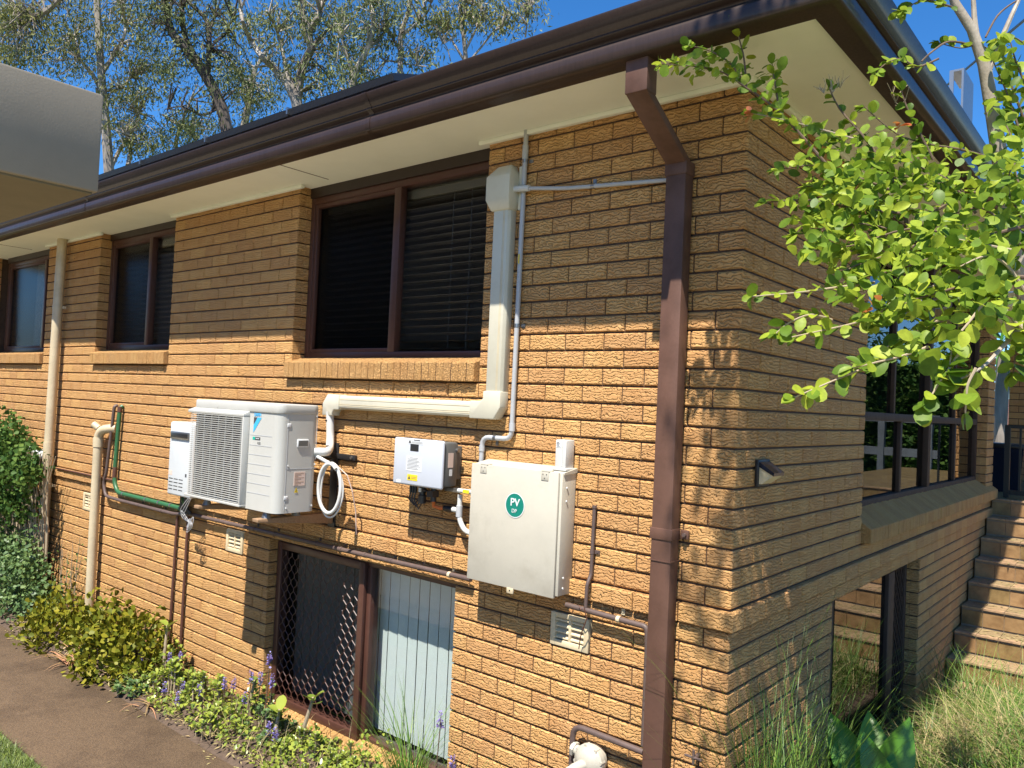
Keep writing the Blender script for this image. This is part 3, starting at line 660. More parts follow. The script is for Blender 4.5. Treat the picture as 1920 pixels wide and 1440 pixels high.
# ---- air vents
for i,(a0,a1,lab) in enumerate([(-3.972,-3.741,'cream louvred air vent in the brick wall under the air conditioner'),(-0.943,-0.707,'cream louvred air vent half shaded below the cream meter box'),(-6.51,-6.27,'small cream air vent beside the short cream vent pipe')]):
    v = thing('air_vent', lab, 'air vent', ((a0+a1)/2,0,zj(30)), 'louvred air vents')
    z0,z1 = zj(30)+0.005, zj(28)-0.006; p,q=a0+0.004,a1-0.004; t=0.028; mid=(p+q)/2
    mb=MB(); mb.box(p,p+t,-0.004,0.05,z0,z1); mb.box(q-t,q,-0.004,0.05,z0,z1); mb.box(p+t,q-t,-0.004,0.05,z0,z0+t); mb.box(p+t,q-t,-0.004,0.05,z1-t*0.8,z1); mb.box(mid-0.007,mid+0.007,0.0,0.05,z0+t,z1-t*0.8); fr=mb.build('vent_frame','vent',v,bevel=0.002)
    for (u,w) in ((p+t,mid-0.007),(mid+0.007,q-t)):
        for k in range(4):
            zz=z0+t+0.008+k*0.0285
            MB().add([(u,0.002,zz),(w,0.002,zz),(w,0.035,zz+0.022),(u,0.035,zz+0.022),(u,0.002,zz+0.006),(w,0.002,zz+0.006),(w,0.035,zz+0.028),(u,0.035,zz+0.028)],[(0,3,2,1),(4,5,6,7),(0,1,5,4),(1,2,6,5),(2,3,7,6),(3,0,4,7)]).build('louvre','vent',fr)
    MB().box(p+0.01,q-0.01,0.051,0.06,z0,z1).build('vent_back','acdark',v)

# ------------------------------------------------------------------ brown downpipe at the corner
dp = thing('downpipe', 'tall square brown downpipe near the house corner', 'downpipe', (-0.29,-0.06,GZ))
X0,X1,Y0,Y1 = -0.343,-0.243,-0.092,-0.017
mb=MB(); mb.box(X0,X1,Y0,Y1,GZ,-0.30); mb.build('pipe','downpipe',dp,bevel=0.006)
q0=[(X0,Y0),(X1,Y0),(X1,Y1),(X0,Y1)]
mb=MB(); T=(0.0,-0.405,-0.135); V=[(x,y,-0.296+(0.0 if y==Y0 else 0.0)) for x,y in q0]+[(x+0.03,y-0.41+ (0.0 if y==Y0 else 0.0),-0.115) for x,y in q0]
mb.add(V,[(0,1,5,4),(1,2,6,5),(2,3,7,6),(3,0,4,7),(4,5,6,7)]); mb.build('offset_bend','downpipe',dp,bevel=0.005)
mb=MB(); mb.box(X0+0.028,X1+0.032,Y0-0.412,Y1-0.408,-0.117,0.045); mb.build('gutter_outlet','downpipe',dp,bevel=0.005)
mb=MB(); mb.box(X0-0.004,X1+0.004,Y0-0.004,Y1+0.002,-0.345,-0.285); mb.build('joint','downpipe',dp,bevel=0.003)
mb=MB(); mb.box(X0-0.005,X1+0.005,Y0-0.005,Y1,-1.965,-1.915); mb.box(X1+0.005,X1+0.045,-0.02,-0.008,-1.96,-1.92); mb.build('bracket','downpipe',dp,bevel=0.003)
MB().tube([(X1+0.028,-0.021,-1.94),(X1+0.028,-0.034,-1.94)],0.009,8).build('bracket_bolt','brownpipe',dp)
MB().box(X0-0.004,X1+0.004,Y0-0.004,Y1+0.004,-2.06,-2.055).build('joint','downpipe',dp)

# ------------------------------------------------------------------ split system outdoor unit
ac = thing('air_conditioner', 'pale grey air conditioner outdoor unit with louvred grille on wall brackets', 'air conditioner', (-3.07,-0.4,-2.12))
ax0,ax1,ay0,ay1,az0,az1 = -3.565,-2.585,-0.525,-0.235,-2.105,-1.462
def rrect(x0,x1,y0,y1,r,seg=6,corners=(1,1,1,1)):
    pts=[]
    for (cx,cy,a,on) in ((x0+r,y0+r,180,corners[0]),(x1-r,y0+r,270,corners[1]),(x1-r,y1-r,0,corners[2]),(x0+r,y1-r,90,corners[3])):
        if on:
            for k in range(seg+1):
                t=math.radians(a+90*k/seg); pts.append((cx+r*math.cos(t),cy+r*math.sin(t)))
        else: pts.append((cx+(r if a in (270,0) else -r), cy+(r if a in (0,90) else -r)))
    return pts
mb=MB(); mb.ext(rrect(ax0,ax1,ay0,ay1,0.055),az0,az1-0.05,2); body=mb.build('casing','acbody',ac,smooth=True)
mb=MB(); mb.ext(rrect(ax0-0.006,ax1+0.006,ay0-0.008,ay1+0.006,0.058),az1-0.056,az1,2); mb.build('lid','acbody',ac,bevel=0.008)
MB().box(ax0+0.3,ax0+0.31,ay0-0.012,ay0,az1-0.042,az1-0.034).build('lid_screw','acbody',ac)
gx0,gx1,gz0,gz1 = ax0+0.015,-2.905,az0+0.02,az1-0.075
mb=MB(); mb.box(gx0+0.03,gx1-0.06,ay0-0.006,ay0-0.003,gz0+0.02,gz1-0.02); mb.build('fan_opening','acdark',ac)
fan=MB(); cx,cz=(gx0+gx1)/2,(gz0+gz1)/2
for k in range(3):
    a=k*2.094+0.4; fan.add([(cx+0.04*math.cos(a),ay0-0.010,cz+0.04*math.sin(a)),(cx+0.22*math.cos(a-0.35),ay0-0.010,cz+0.22*math.sin(a-0.35)),(cx+0.24*math.cos(a+0.35),ay0-0.014,cz+0.24*math.sin(a+0.35)),(cx+0.05*math.cos(a+0.8),ay0-0.014,cz+0.05*math.sin(a+0.8))],[(0,1,2,3)])
fan.tube([(cx,ay0-0.004,cz),(cx,ay0-0.016,cz)],0.06,16); fan.build('fan','black',ac)
gf=MB(); 
gf.add([(gx0-0.01,ay0-0.045,gz1+0.006),(gx1+0.012,ay0-0.045,gz1+0.006),(gx1+0.012,ay0+0.001,gz1+0.024),(gx0-0.01,ay0+0.001,gz1+0.024),(gx0-0.01,ay0-0.045,gz1-0.012),(gx1+0.012,ay0-0.045,gz1-0.012),(gx1+0.012,ay0+0.001,gz1-0.012),(gx0-0.01,ay0+0.001,gz1-0.012)],[(0,1,2,3),(0,4,5,1),(1,5,6,2),(3,7,4,0),(4,7,6,5)])
gf.box(gx0-0.01,gx1+0.012,ay0-0.045,ay0+0.001,gz0-0.012,gz0+0.004); gf.box(gx1-0.002,gx1+0.012,ay0-0.045,ay0,gz0+0.004,gz1-0.012)
gr=gf.build('grille','acbody',ac,bevel=0.004)
ns=40
sp=[(gx0-0.012,-0.002),(gx0-0.004,-0.020),(gx0+0.012,-0.036),(gx0+0.045,-0.043),(gx1-0.0,-0.043)]
sm=MB(); n_=len(sp); th=0.0021
sm.add([(x,ay0+d,th) for x,d in sp]+[(x,ay0+d,-th) for x,d in sp]+[(x+0.006*(i<3),ay0+d+0.005,th) for i,(x,d) in enumerate(sp)]+[(x+0.006*(i<3),ay0+d+0.005,-th) for i,(x,d) in enumerate(sp)],
 [(i,n_+i,n_+i+1,i+1) for i in range(n_-1)]+[(i,i+1,2*n_+i+1,2*n_+i) for i in range(n_-1)]+[(n_+i,3*n_+i,3*n_+i+1,n_+i+1) for i in range(n_-1)])
sme=bpy.data.meshes.new('louvre'); sme.from_pydata(sm.v,[],sm.f); sme.update(); sme.materials.append(MT['acbody'])
for k in range(ns):
    o=bpy.data.objects.new('louvre',sme); COL.objects.link(o); o.parent=gr; o.location=(0,0,gz0+0.010+(gz1-gz0-0.026)*k/(ns-1))
for k in range(6):
    x=gx0+0.10+0.085*k; MB().box(x-0.0025,x+0.0025,ay0-0.036,ay0-0.030,gz0,gz1-0.01).build('grille_bar','acbody',gr)
mb=MB(); mb.box(gx1-0.055,gx1-0.004,ay0-0.022,ay0-0.002,gz0+0.004,gz1-0.014); mb.build('grille_side','acbody',gr)
for k,zz in enumerate([-1.656,-1.717,-1.774,-1.831,-1.889,-1.946,-2.004]):
    MB().box(gx1+0.016,ax1-0.065,ay0-0.0012,ay0+0.002,zz-0.0018,zz+0.0018).build('panel_groove','grey',ac)
# side panel seams, handle recess, screws, stickers
xs_=ax1
def seam(y0,y1,z0,z1): MB().box(xs_-0.002,xs_+0.0012,y0,y1,z0,z1).build('panel_seam','grey',ac)
seam(-0.463,-0.460,az0+0.015,az1-0.056); seam(-0.463,-0.245,-1.845,-1.842); seam(-0.258,-0.255,-1.79,-1.50)
mb=MB(); mb.box(xs_-0.001,xs_+0.006,-0.395,-0.315,-1.715,-1.668); mb.build('handle_rim','label',ac,bevel=0.003); MB().box(xs_+0.004,xs_+0.008,-0.388,-0.322,-1.708,-1.675).build('handle_recess','invside',ac)
for (y,z) in ((-0.45,-1.825),(-0.262,-1.82),(-0.45,-2.075),(-0.262,-1.53),(-0.43,-1.49),(-0.27,-2.07)): MB().tube([(xs_,y,z),(xs_+0.004,y,z)],0.005,8).build('screw','label',ac)
for (z) in (-1.585,-2.015): mb=MB(); mb.box(xs_-0.001,xs_+0.003,-0.468,-0.442,z-0.012,z+0.012); mb.build('clip_tab','label',ac,bevel=0.004)
st=MB().box(xs_+0.0005,xs_+0.0022,-0.405,-0.327,-1.945,-1.862).build('spec_label','pink',ac)
for k in range(9): MB().box(xs_+0.0022,xs_+0.0028,-0.400,-0.335-0.02*((k*7)%3),-1.871-k*0.0085-0.002,-1.871-k*0.0085).build('label_print','timber',st)
tr=MB(); tr.add([(xs_+0.002,-0.400,-1.985),(xs_+0.002,-0.372,-1.985),(xs_+0.002,-0.386,-1.953)],[(0,1,2)]); tr.build('warning_triangle','yellow',ac); MB().box(xs_+0.0022,xs_+0.003,-0.3875,-0.3845,-1.979,-1.966).build('warning_mark','ink',ac)
# logo
ly=ay0-0.0016; lx=gx1+0.055
text('brand_lettering','DAIKIN',(lx+0.040,ly,-1.534),0.027,'lblue',ac,bold=0.0004,sx=0.82)
MB().add([(lx+0.001,ly,-1.549),(lx+0.036,ly,-1.549),(lx+0.001,ly,-1.592)],[(0,2,1)]).build('logo_dark_triangle','ink',ac)
MB().add([(lx+0.040,ly,-1.549),(lx+0.083,ly,-1.549),(lx+0.001,ly,-1.642),(lx+0.001,ly,-1.598)],[(0,3,2,1)]).build('logo_blue_wedge','lblue',ac)
MB().box(lx-0.002,lx+0.022,ly,ay0+0.001,-1.684,-1.667).build('badge_teal','teal',ac); MB().box(lx+0.0225,lx+0.078,ly,ay0+0.001,-1.684,-1.667).build('badge_dark','ink',ac); text('badge_lettering','inverter',(lx+0.050,ly-0.0008,-1.675),0.012,'label',ac)
text('model_lettering','R32',(lx+0.068,ly,-1.703),0.020,'invside',ac)
# feet, arms and rails
bk = thing('wall_bracket','brown timber-faced steel wall bracket carrying the air conditioner','bracket',(-3.07,-0.1,-2.2))
for (x,nm) in ((-3.40,0),(-2.72,1)):
    mb=MB(); mb.add([(x-0.03,-0.565,-2.145),(x+0.03,-0.565,-2.145),(x+0.03,-0.02,-2.145),(x-0.03,-0.02,-2.145),(x-0.03,-0.565,-2.165),(x+0.03,-0.565,-2.165),(x+0.03,-0.02,-2.215),(x-0.03,-0.02,-2.215)],[(0,1,2,3),(0,4,5,1),(1,5,6,2),(2,6,7,3),(3,7,4,0),(4,7,6,5)]); mb.build('arm','timber',bk,bevel=0.003)
    mb=MB(); mb.box(x-0.035,x+0.035,-0.012,-0.002,-2.30,-1.70); mb.build('upright','black',bk,bevel=0.003)
    for y in (-0.49,-0.28): mb=MB(); mb.tube([(x,y,-2.145),(x,y,-2.128),(x,y,-2.105)],[0.030,0.024,0.016],10); mb.build('rubber_foot','steel',bk)
mb=MB(); mb.box(-3.55,-2.50,-0.022,-0.003,-1.80,-1.765); mb.build('rail','black',bk,bevel=0.003)
MB().tube([(-2.53,-0.022,-1.782),(-2.53,-0.032,-1.782)],0.010,8).build('rail_bolt','steel',bk)
# insulated pipe, drain loop, cables
pr = thing('insulated_pipe','fat white insulated pipe curving from air conditioner up into the duct','pipe',(-2.6,-0.1,-1.8))
mb=MB(); mb.rtube([(-2.60,-0.255,-1.745),(-2.72+0.17,-0.20,-1.745),(-2.74+0.02,-0.045,-1.735),(-2.745,-0.045,-1.50)],0.026,bend=0.11,seg=12,nb=7); mb.build('sleeve','white',pr,smooth=True)
MB().tube([(-2.745,-0.045,-1.565),(-2.745,-0.045,-1.553)],0.0272,12).build('tie','black',pr)
lp = thing('drain_hose','white flexible hose looped beside the air conditioner','hose',(-2.55,-0.2,-1.95))
pts=[]; c0=np.array([-2.50,-0.20,-1.96])
for k in range(38):
    t=k/37; a=math.radians(95-400*t); rr=0.105
    pts.append((c0[0]+0.085*math.cos(a)+0.01*t, c0[1]+0.05*math.cos(a)*0.3-0.02*t, c0[2]+0.150*math.sin(a)))
pts=[(-2.60,-0.25,-1.765),(-2.575,-0.245,-1.775),(-2.53,-0.22,-1.80)]+pts
mb=MB(); mb.tube(pts,0.0115,10); mb.build('hose','white',lp,smooth=True)
mb=MB(); mb.tube([(p[0]*1.0+0.012*math.sin(i*.3),p[1]+0.012,p[2]-0.02-0.015*math.sin(i*0.16)) for i,p in enumerate(pts[4:])],0.006,8); mb.build('cable','white',lp,smooth=True)
MB().tube([(-2.505,-0.20,-1.815),(-2.495,-0.20,-1.805)],0.018,10).build('tie','black',lp)
mb=MB(); mb.tube([(-2.49,-0.17,-1.82),(-2.43,-0.13,-1.88),(-2.41,-0.10,-1.98),(-2.42,-0.06,-2.10),(-2.44,-0.03,-2.25)],0.004,6); mb.build('thin_wire','pink',lp)

# ------------------------------------------------------------------ ivory duct
du = thing('pipe_duct','ivory plastic duct running down beside the window and across the wall','duct',(-1.4,-0.03,-1.4))
def duct_prof(c,w,axis,dep=0.062): 
    h=w/2; return [(c-h,0.0),(c-h,-dep*0.7),(c-h+0.012,-dep),(c+h-0.012,-dep),(c+h,-dep*0.7),(c+h,0.0)]
DX=-1.345; DW=0.118
mb=MB(); mb.ext([(q[0],q[1]) for q in duct_prof(DX,DW,0)],-1.375,-0.33,2); mb.build('vertical_run','duct',du,bevel=0.003)
DZ=-1.437; DH=0.088
mb=MB(); mb.ext([(q[1],q[0]) for q in duct_prof(DZ,DH,0)],-2.66,-1.43,0); mb.build('horizontal_run','duct',du,bevel=0.003)
for dz in (0.018,-0.012,-0.022): MB().box(-2.66,-1.43,-0.0635,-0.061,DZ+dz-0.0012,DZ+dz+0.0012).build('duct_groove','vent',du)
for dx in (0.022,0.03): MB().box(DX+dx-0.0012,DX+dx+0.0012,-0.0635,-0.061,-1.37,-0.33).build('duct_groove','vent',du)
# elbow
mb=MB(); P=[(DX-DW/2-0.003,-1.335),(DX+DW/2+0.003,-1.335),(DX+DW/2+0.003,-1.42),(DX+0.02,DZ-DH/2-0.004),(-1.50,DZ-DH/2-0.004),(-1.50,DZ+DH/2+0.004),(DX-DW/2-0.022,DZ+DH/2+0.004),(DX-DW/2-0.003,-1.375)]
mb.ext([(x,z) for x,z in P],-0.069,-0.0005,1); mb.build('elbow','duct',du,bevel=0.006)
mb=MB(); P=[(-2.63,DZ+DH/2+0.004),(-2.63,DZ-DH/2-0.004),(-2.68,DZ-DH/2-0.006),(-2.697,DZ-DH/2-0.03),(-2.697,-1.525),(-2.795,-1.525),(-2.795,DZ-0.01),(-2.75,DZ+DH/2+0.004)]
mb.ext(P,-0.069,-0.0005,1); mb.build('elbow','duct',du,bevel=0.006)
# wall cap
V=[(DX-DW/2-0.006,0,-0.37),(DX+DW/2+0.006,0,-0.37),(DX+DW/2+0.006,-0.07,-0.37),(DX-DW/2-0.006,-0.07,-0.37),
   (DX-DW/2-0.024,0,-0.315),(DX+DW/2+0.024,0,-0.315),(DX+DW/2+0.024,-0.098,-0.315),(DX-DW/2-0.024,-0.098,-0.315),
   (DX-DW/2-0.024,0,-0.19),(DX+DW/2+0.024,0,-0.19),(DX+DW/2+0.024,-0.098,-0.19),(DX-DW/2-0.024,-0.098,-0.19),
   (DX-DW/2+0.01,0,-0.125),(DX+DW/2-0.01,0,-0.125),(DX+DW/2-0.012,-0.045,-0.125),(DX-DW/2+0.012,-0.045,-0.125)]
F=[(3,2,1,0),(12,13,14,15)]
for b in (0,4,8): F += [(b,b+1,b+5,b+4),(b+1,b+2,b+6,b+5),(b+2,b+3,b+7,b+6),(b+3,b,b+4,b+7)]
mb=MB(); mb.add(V,F); mb.build('wall_cap','duct',du,bevel=0.007)
mb=MB(); mb.box(DX+DW/2+0.02,DX+DW/2+0.042,-0.02,-0.001,-0.37,-0.135); mb.build('cap_flange','duct',du,bevel=0.006)

# ------------------------------------------------------------------ conduits
def pipe(name,label,cat,pts,r,m,group=None,bend=0.04,seg=10):
    e=thing(name,label,cat,pts[-1] if pts[-1][2]<pts[0][2] else pts[0],group); mb=MB(); mb.rtube(pts,r,bend,seg); mb.build('pipe',m,e,smooth=True); return e
def saddle(e,p,axis,r,m='steel',side=1):
    mb=MB(); x,y,z=p
    if axis=='z': mb.tube([(x,y,z-0.009),(x,y,z+0.009)],r+0.002,12); tb=MB(); tb.box(x+(r if side>0 else -r-0.028),x+(r+0.028 if side>0 else -r),-0.006,-0.002,z-0.009,z+0.009)
    else: mb.tube([(x-0.009,y,z),(x+0.009,y,z)],r+0.002,12); tb=MB(); tb.box(x-0.009,x+0.009,-0.006,-0.002,z+(r if side>0 else -r-0.028),z+(r+0.028 if side>0 else -r))
    s=mb.build('saddle',m,e); tb.build('saddle_tab',m,s)
    c=(x+side*(r+0.016),-0.006,z) if axis=='z' else (x,-0.006,z+side*(r+0.016)); MB().tube([c,(c[0],-0.010,c[2])],0.005,8).build('saddle_screw',m,s)
R1=0.0135
c1=pipe('conduit','grey conduit rising from the cream meter box to the soffit','conduit',[(-1.437,-0.022,-1.74),(-1.437,-0.022,-1.583),(-1.232,-0.022,-1.583),(-1.225,-0.022,-0.10),(-1.225,-0.022,0.05)],R1,'grey',bend=0.05)
MB().tube([(-1.225,-0.022,-0.105),(-1.225,-0.022,-0.03)],R1+0.003,12).build('coupling','grey',c1,smooth=True)
MB().tube([(-1.231,-0.022,-1.54),(-1.231,-0.022,-1.50)],R1+0.003,12).build('coupling','grey',c1,smooth=True); MB().tube([(-1.437,-0.022,-1.66),(-1.437,-0.022,-1.63)],R1+0.003,12).build('coupling','grey',c1,smooth=True)
saddle(c1,(-1.225,-0.022,-0.115),'z',R1); saddle(c1,(-1.229,-0.022,-0.985),'z',R1); saddle(c1,(-1.345,-0.022,-1.583),'x',R1,side=-1)
MB().box(-1.229,-1.222,-0.037,-0.035,-0.66,-0.61).build('conduit_sticker','yellow',c1)
c2=pipe('drain_tube','thin grey tube running sideways from the duct cap to the downpipe','conduit',[(-1.29,-0.048,-0.262),(-1.17,-0.048,-0.272),(-0.95,-0.02,-0.297),(-0.33,-0.02,-0.343)],0.0105,'grey',bend=0.05)
MB().tube([(-1.285,-0.05,-0.262),(-1.165,-0.048,-0.272)],0.0165,12).build('sleeve','white',c2,smooth=True); saddle(c2,(-0.785,-0.02,-0.309),'x',0.0105)
# solar isolator conduit near the corner
c3=pipe('earth_conduit','thin brown conduit dropping to the grey pipe left of the downpipe','conduit',[(-0.700,-0.014,-1.875),(-0.703,-0.014,-2.20),(-0.706,-0.04,-2.24),(-0.708,-0.042,-2.355)],0.0095,'brownpipe',bend=0.02)
MB().tube([(-0.700,-0.014,-1.88),(-0.700,-0.014,-1.868)],0.012,8).build('end_cap','brownpipe',c3); saddle(c3,(-0.703,-0.014,-2.09),'z',0.0095,'brownpipe')
c4=pipe('gas_pipe','brown metal pipe bending down behind the corner downpipe','pipe',[(-0.822,-0.042,-2.362),(-0.42,-0.042,-2.372),(-0.372,-0.042,-2.372),(-0.366,-0.042,-2.45),(-0.366,-0.042,-2.90)],0.0135,'brownpipe',bend=0.055)
saddle(c4,(-0.522,-0.042,-2.3695),'x',0.0135,'vent')
w=MB(); w.tube([(-0.735,-0.06,-2.345),(-0.715,-0.07,-2.36),(-0.700,-0.065,-2.35),(-0.690,-0.055,-2.40),(-0.715,-0.05,-2.46),(-0.735,-0.035,-2.50),(-0.745,-0.03,-2.56)],0.0028,6); w=w.build('loose_wire','redpipe'); tag(w,'thin red wire dangling in front of the air vent','wire')
# gas regulator and its riser
c5=pipe('regulator_pipe','brown arched pipe around the gas regulator at the wall foot','pipe',[(-0.745,-0.05,GZ),(-0.745,-0.05,-2.915),(-0.36,-0.05,-2.925)],0.0145,'brownpipe',bend=0.06)
rg=thing('gas_regulator','beige round gas regulator low on the wall beside the downpipe','gas regulator',(-0.63,-0.1,-3.1))
cxr,czr=-0.632,-3.045
mb=MB(); mb.tube([(cxr,-0.020,czr),(cxr,-0.05,czr),(cxr,-0.056,czr),(cxr,-0.080,czr),(cxr,-0.100,czr),(cxr,-0.112,czr)],[0.066,0.070,0.078,0.078,0.055,0.034],24); mb.build('diaphragm_case','pv',rg,smooth=True)
mb=MB(); mb.tube([(cxr-0.01,-0.10,czr-0.01),(cxr-0.03,-0.165,czr-0.02)],[0.026,0.024],16); mb.build('spring_tower','pv',rg,smooth=True)
mb=MB(); mb.tube([(cxr-0.029,-0.160,czr-0.02),(cxr-0.036,-0.195,czr-0.024)],[0.021,0.020],16,cap=False); mb.build('vent_spout','white',rg,smooth=True)
mb=MB(); mb.tube([(cxr-0.05,-0.06,czr+0.02),(cxr-0.108,-0.06,czr+0.028)],[0.026,0.022],14); mb.tube([(cxr-0.085,-0.06,czr+0.024),(cxr-0.100,-0.06,czr+0.027)],0.034,6); mb.build('inlet_union','pv',rg,smooth=True)
for k in range(8):
    a=k*math.pi/4+0.2; MB().tube([(cxr+0.071*math.cos(a),-0.054,czr+0.071*math.sin(a)),(cxr+0.071*math.cos(a),-0.088,czr+0.071*math.sin(a))],0.009,8).build('case_bolt','pv',rg)
MB().tube([(cxr,-0.055,czr-0.06),(cxr,-0.055,GZ)],0.016,10).build('riser','brownpipe',rg,smooth=True)
# garden tap by the corner (only its handle shows)
tp=thing('garden_tap','small brown tap handle low on the wall right of the downpipe','tap',(-0.12,-0.03,-2.87))
MB().tube([(-0.118,0.0,-2.875),(-0.118,-0.05,-2.875)],0.010,10).build('spindle','brownpipe',tp); mb=MB(); mb.tube([(-0.158,-0.05,-2.872),(-0.078,-0.05,-2.872)],0.006,8); mb.tube([(-0.118,-0.05,-2.90),(-0.118,-0.05,-2.84)],0.006,8); mb.build('handle','brownpipe',tp)

# long services along the string course
YP=-0.036
c6=pipe('service_pipe','long brown pipe with saddles crossing above the lower window','pipe',[(-1.46,YP,-2.352),(-2.58,YP,-2.362),(-4.43,YP,-2.372),(-4.70,YP,-2.402),(-5.66,YP,-2.402),(-5.955,YP,-2.395),(-6.01,YP,-2.28),(-5.965,YP,-2.20),(-5.877,YP,-1.585),(-5.877,-0.01,-1.575)],0.0145,'brownpipe',bend=0.05)
for x in (-1.62,-1.86,-2.1,-2.34,-2.57,-2.83,-3.3,-3.55,-4.9,-5.3): saddle(c6,(x,YP,-2.354-0.006*(-x-1.46) if x>-4.4 else -2.402),'x',0.0145,'vent' if x in(-1.62,) else 'brownpipe')
c7=pipe('green_pipe','green painted pipe running along the wall to the water heater','pipe',[(-5.765,-0.012,-1.575),(-5.765,YP,-1.60),(-5.80,YP,-2.24),(-5.72,YP,-2.34),(-4.62,YP,-2.345),(-4.50,YP,-2.36),(-4.44,-0.1,-2.25)],0.019,'green',bend=0.06)
MB().tube([(-5.766,YP,-1.63),(-5.765,YP,-1.58)],0.0205,10).build('bare_end','redpipe',c7,smooth=True); MB().tube([(-5.79,YP,-2.12),(-5.797,YP,-2.22)],0.0205,10).build('bare_joint','redpipe',c7,smooth=True)
for x in (-5.60,-5.18,-4.95,-4.75): saddle(c7,(x,YP,-2.341),'x',0.019,'steel')
c8=pipe('drop_pipe','left of two thin red-brown pipes dropping to the garden','pipe',[(-4.672,-0.02,-2.39),(-4.70,-0.02,GZ)],0.0115,'redpipe','thin pipes below the heater')
c9=pipe('drop_pipe','right of two thin red-brown pipes dropping to the garden','pipe',[(-4.505,-0.02,-2.38),(-4.515,-0.02,GZ)],0.0115,'redpipe','thin pipes below the heater')
c10=pipe('wall_cable','thin brown cable line along the ledge between the cream pipes','cable',[(-7.1,-0.03,-2.245),(-6.5,-0.03,-2.243),(-5.80,-0.03,-2.243)],0.008,'redpipe')
cb=MB()
for k in range(3):
    s=0.02*k; cb.tube(smooth_path([(-4.26+s,-0.16,-2.22),(-4.36+s,-0.16,-2.31-s),(-4.38,-0.14,-2.37+s),(-4.32+s*2,-0.13,-2.40-s*.4),(-4.27+s,-0.13,-2.38+s*.5),(-4.29,-0.14,-2.44-s),(-4.24+s,-0.15,-2.43),(-4.25+s,-0.15,-2.39)]),0.0030,6)
o=cb.build('cable_bundle',"grey",smooth=True); tag(o,'tangle of pale cables hanging under the white water heater','cable bundle')

# ------------------------------------------------------------------ cream stormwater pipes
s1=pipe('stormwater_pipe','tall cream stormwater pipe from soffit to the shrubs','pipe',[(-7.17,-0.075,0.05),(-7.195,-0.075,-1.0),(-7.22,-0.075,GZ)],0.045,'cream',bend=0.3,seg=16)
for z in (-0.64,-2.42): 
    mb=MB(); mb.tube([(-7.187,-0.075,z-0.02),(-7.187,-0.075,z+0.02)],0.048,16); mb.box(-7.14,-7.10,-0.05,-0.03,z-0.012,z+0.012); mb.build('pipe_clip','cream',s1,smooth=True)
mb=MB(); mb.tube([(-7.205,-0.075,-2.28),(-7.205,-0.075,-1.99)],0.050,16); mb.build('tee_collar','cream',s1,smooth=True)
mb=MB(); mb.tube([(-7.205,-0.075,-2.15),(-7.85,-0.075,-2.05)],0.042,16); mb.build('branch_pipe','white',s1,smooth=True)
s2=pipe('vent_pipe','short cream vent pipe with elbow turning into the wall','pipe',[(-6.06,-0.075,GZ),(-6.075,-0.075,-1.86),(-6.02,-0.07,-1.80),(-5.93,-0.03,-1.785),(-5.90,0.0,-1.785)],0.040,'cream',bend=0.07,seg=16)
MB().tube([(-6.073,-0.075,-1.96),(-6.075,-0.075,-1.875)],0.045,16).build('collar','cream',s2,smooth=True); MB().tube([(-6.07,-0.08,-1.79),(-6.115,-0.11,-1.755)],0.030,12).build('inspection_cap','cream',s2,smooth=True)

# ------------------------------------------------------------------ instantaneous water heater
wh=thing('water_heater','tall white gas water heater left of the air conditioner','water heater',(-4.4,-0.1,-2.23))
hx0,hx1,hy,hz0,hz1=-4.585,-4.235,-0.165,-2.222,-1.655
mb=MB(); mb.box(hx0,hx1,hy,-0.02,hz0,hz1); mb.build('cover','heater',wh,bevel=0.016,seg=3)
mb=MB(); mb.box(hx0+0.03,hx1-0.04,hy-0.012,hy+0.002,hz1-0.132,hz1-0.073); mb.build('exhaust_surround','steel',wh,bevel=0.012); mb=MB(); mb.box(hx0+0.045,hx1-0.055,hy-0.014,hy-0.010,hz1-0.118,hz1-0.085); mb.build('exhaust_slot','black',wh,bevel=0.006)
for c in range(3):
    for r in range(4): MB().box(hx0+0.025+c*0.077,hx0+0.085+c*0.077,hy-0.0012,hy+0.001,hz0+0.045+r*0.027,hz0+0.051+r*0.027).build('intake_slot','black',wh)
MB().box(hx0+0.015,hx0+0.07,hy-0.001,hy+0.001,hz0+0.155,hz0+0.19).build('brand_plate','pink',wh); MB().box(hx1-0.08,hx1-0.058,hy-0.001,hy+0.001,hz0+0.155,hz0+0.18).build('rating_label','ink',wh)
for x in (-4.48,-4.42): MB().tube([(x,-0.09,hz0+0.002),(x,-0.09,hz0-0.10),(x+0.02,-0.06,-2.36)],0.018,8).build('connection','black',wh,smooth=True)

# ------------------------------------------------------------------ solar inverter
iv=thing('solar_inverter','pale blue-white solar inverter with warning labels on the wall','inverter',(-1.775,-0.1,-1.9))
ix0,ix1,iz0,iz1=-1.972,-1.582,-1.878,-1.615
mb=MB(); mb.box(ix0+0.012,ix1-0.004,-0.150,-0.045,iz0+0.012,iz1-0.008); mb.build('heat_sink_case','invside',iv,bevel=0.014)
mb=MB(); mb.box(ix0+0.04,ix1-0.02,-0.045,-0.002,iz0+0.05,iz1-0.03); mb.build('mounting_plate','invside',iv,bevel=0.004)
mb=MB(); mb.box(ix0,ix1,-0.175,-0.150,iz0,iz1); fc=mb.build('front_cover','inv',iv,bevel=0.012,seg=3)
fy=-0.1755
mb=MB(); mb.box(-1.835,-1.768,fy-0.001,fy+0.002,-1.685,-1.645); mb.build('display','black',iv,bevel=0.002)
L=MB().box(-1.855,-1.732,fy-0.0008,fy+0.001,-1.645,-1.618).build('warning_label','label',iv); text('label_lettering','WARNING',(-1.783,fy-0.0014,-1.6235),0.011,'ink',L)
MB().add([(-1.850,fy-0.0014,-1.641),(-1.828,fy-0.0014,-1.641),(-1.839,fy-0.0014,-1.6215)],[(0,1,2)]).build('label_triangle','ink',L)
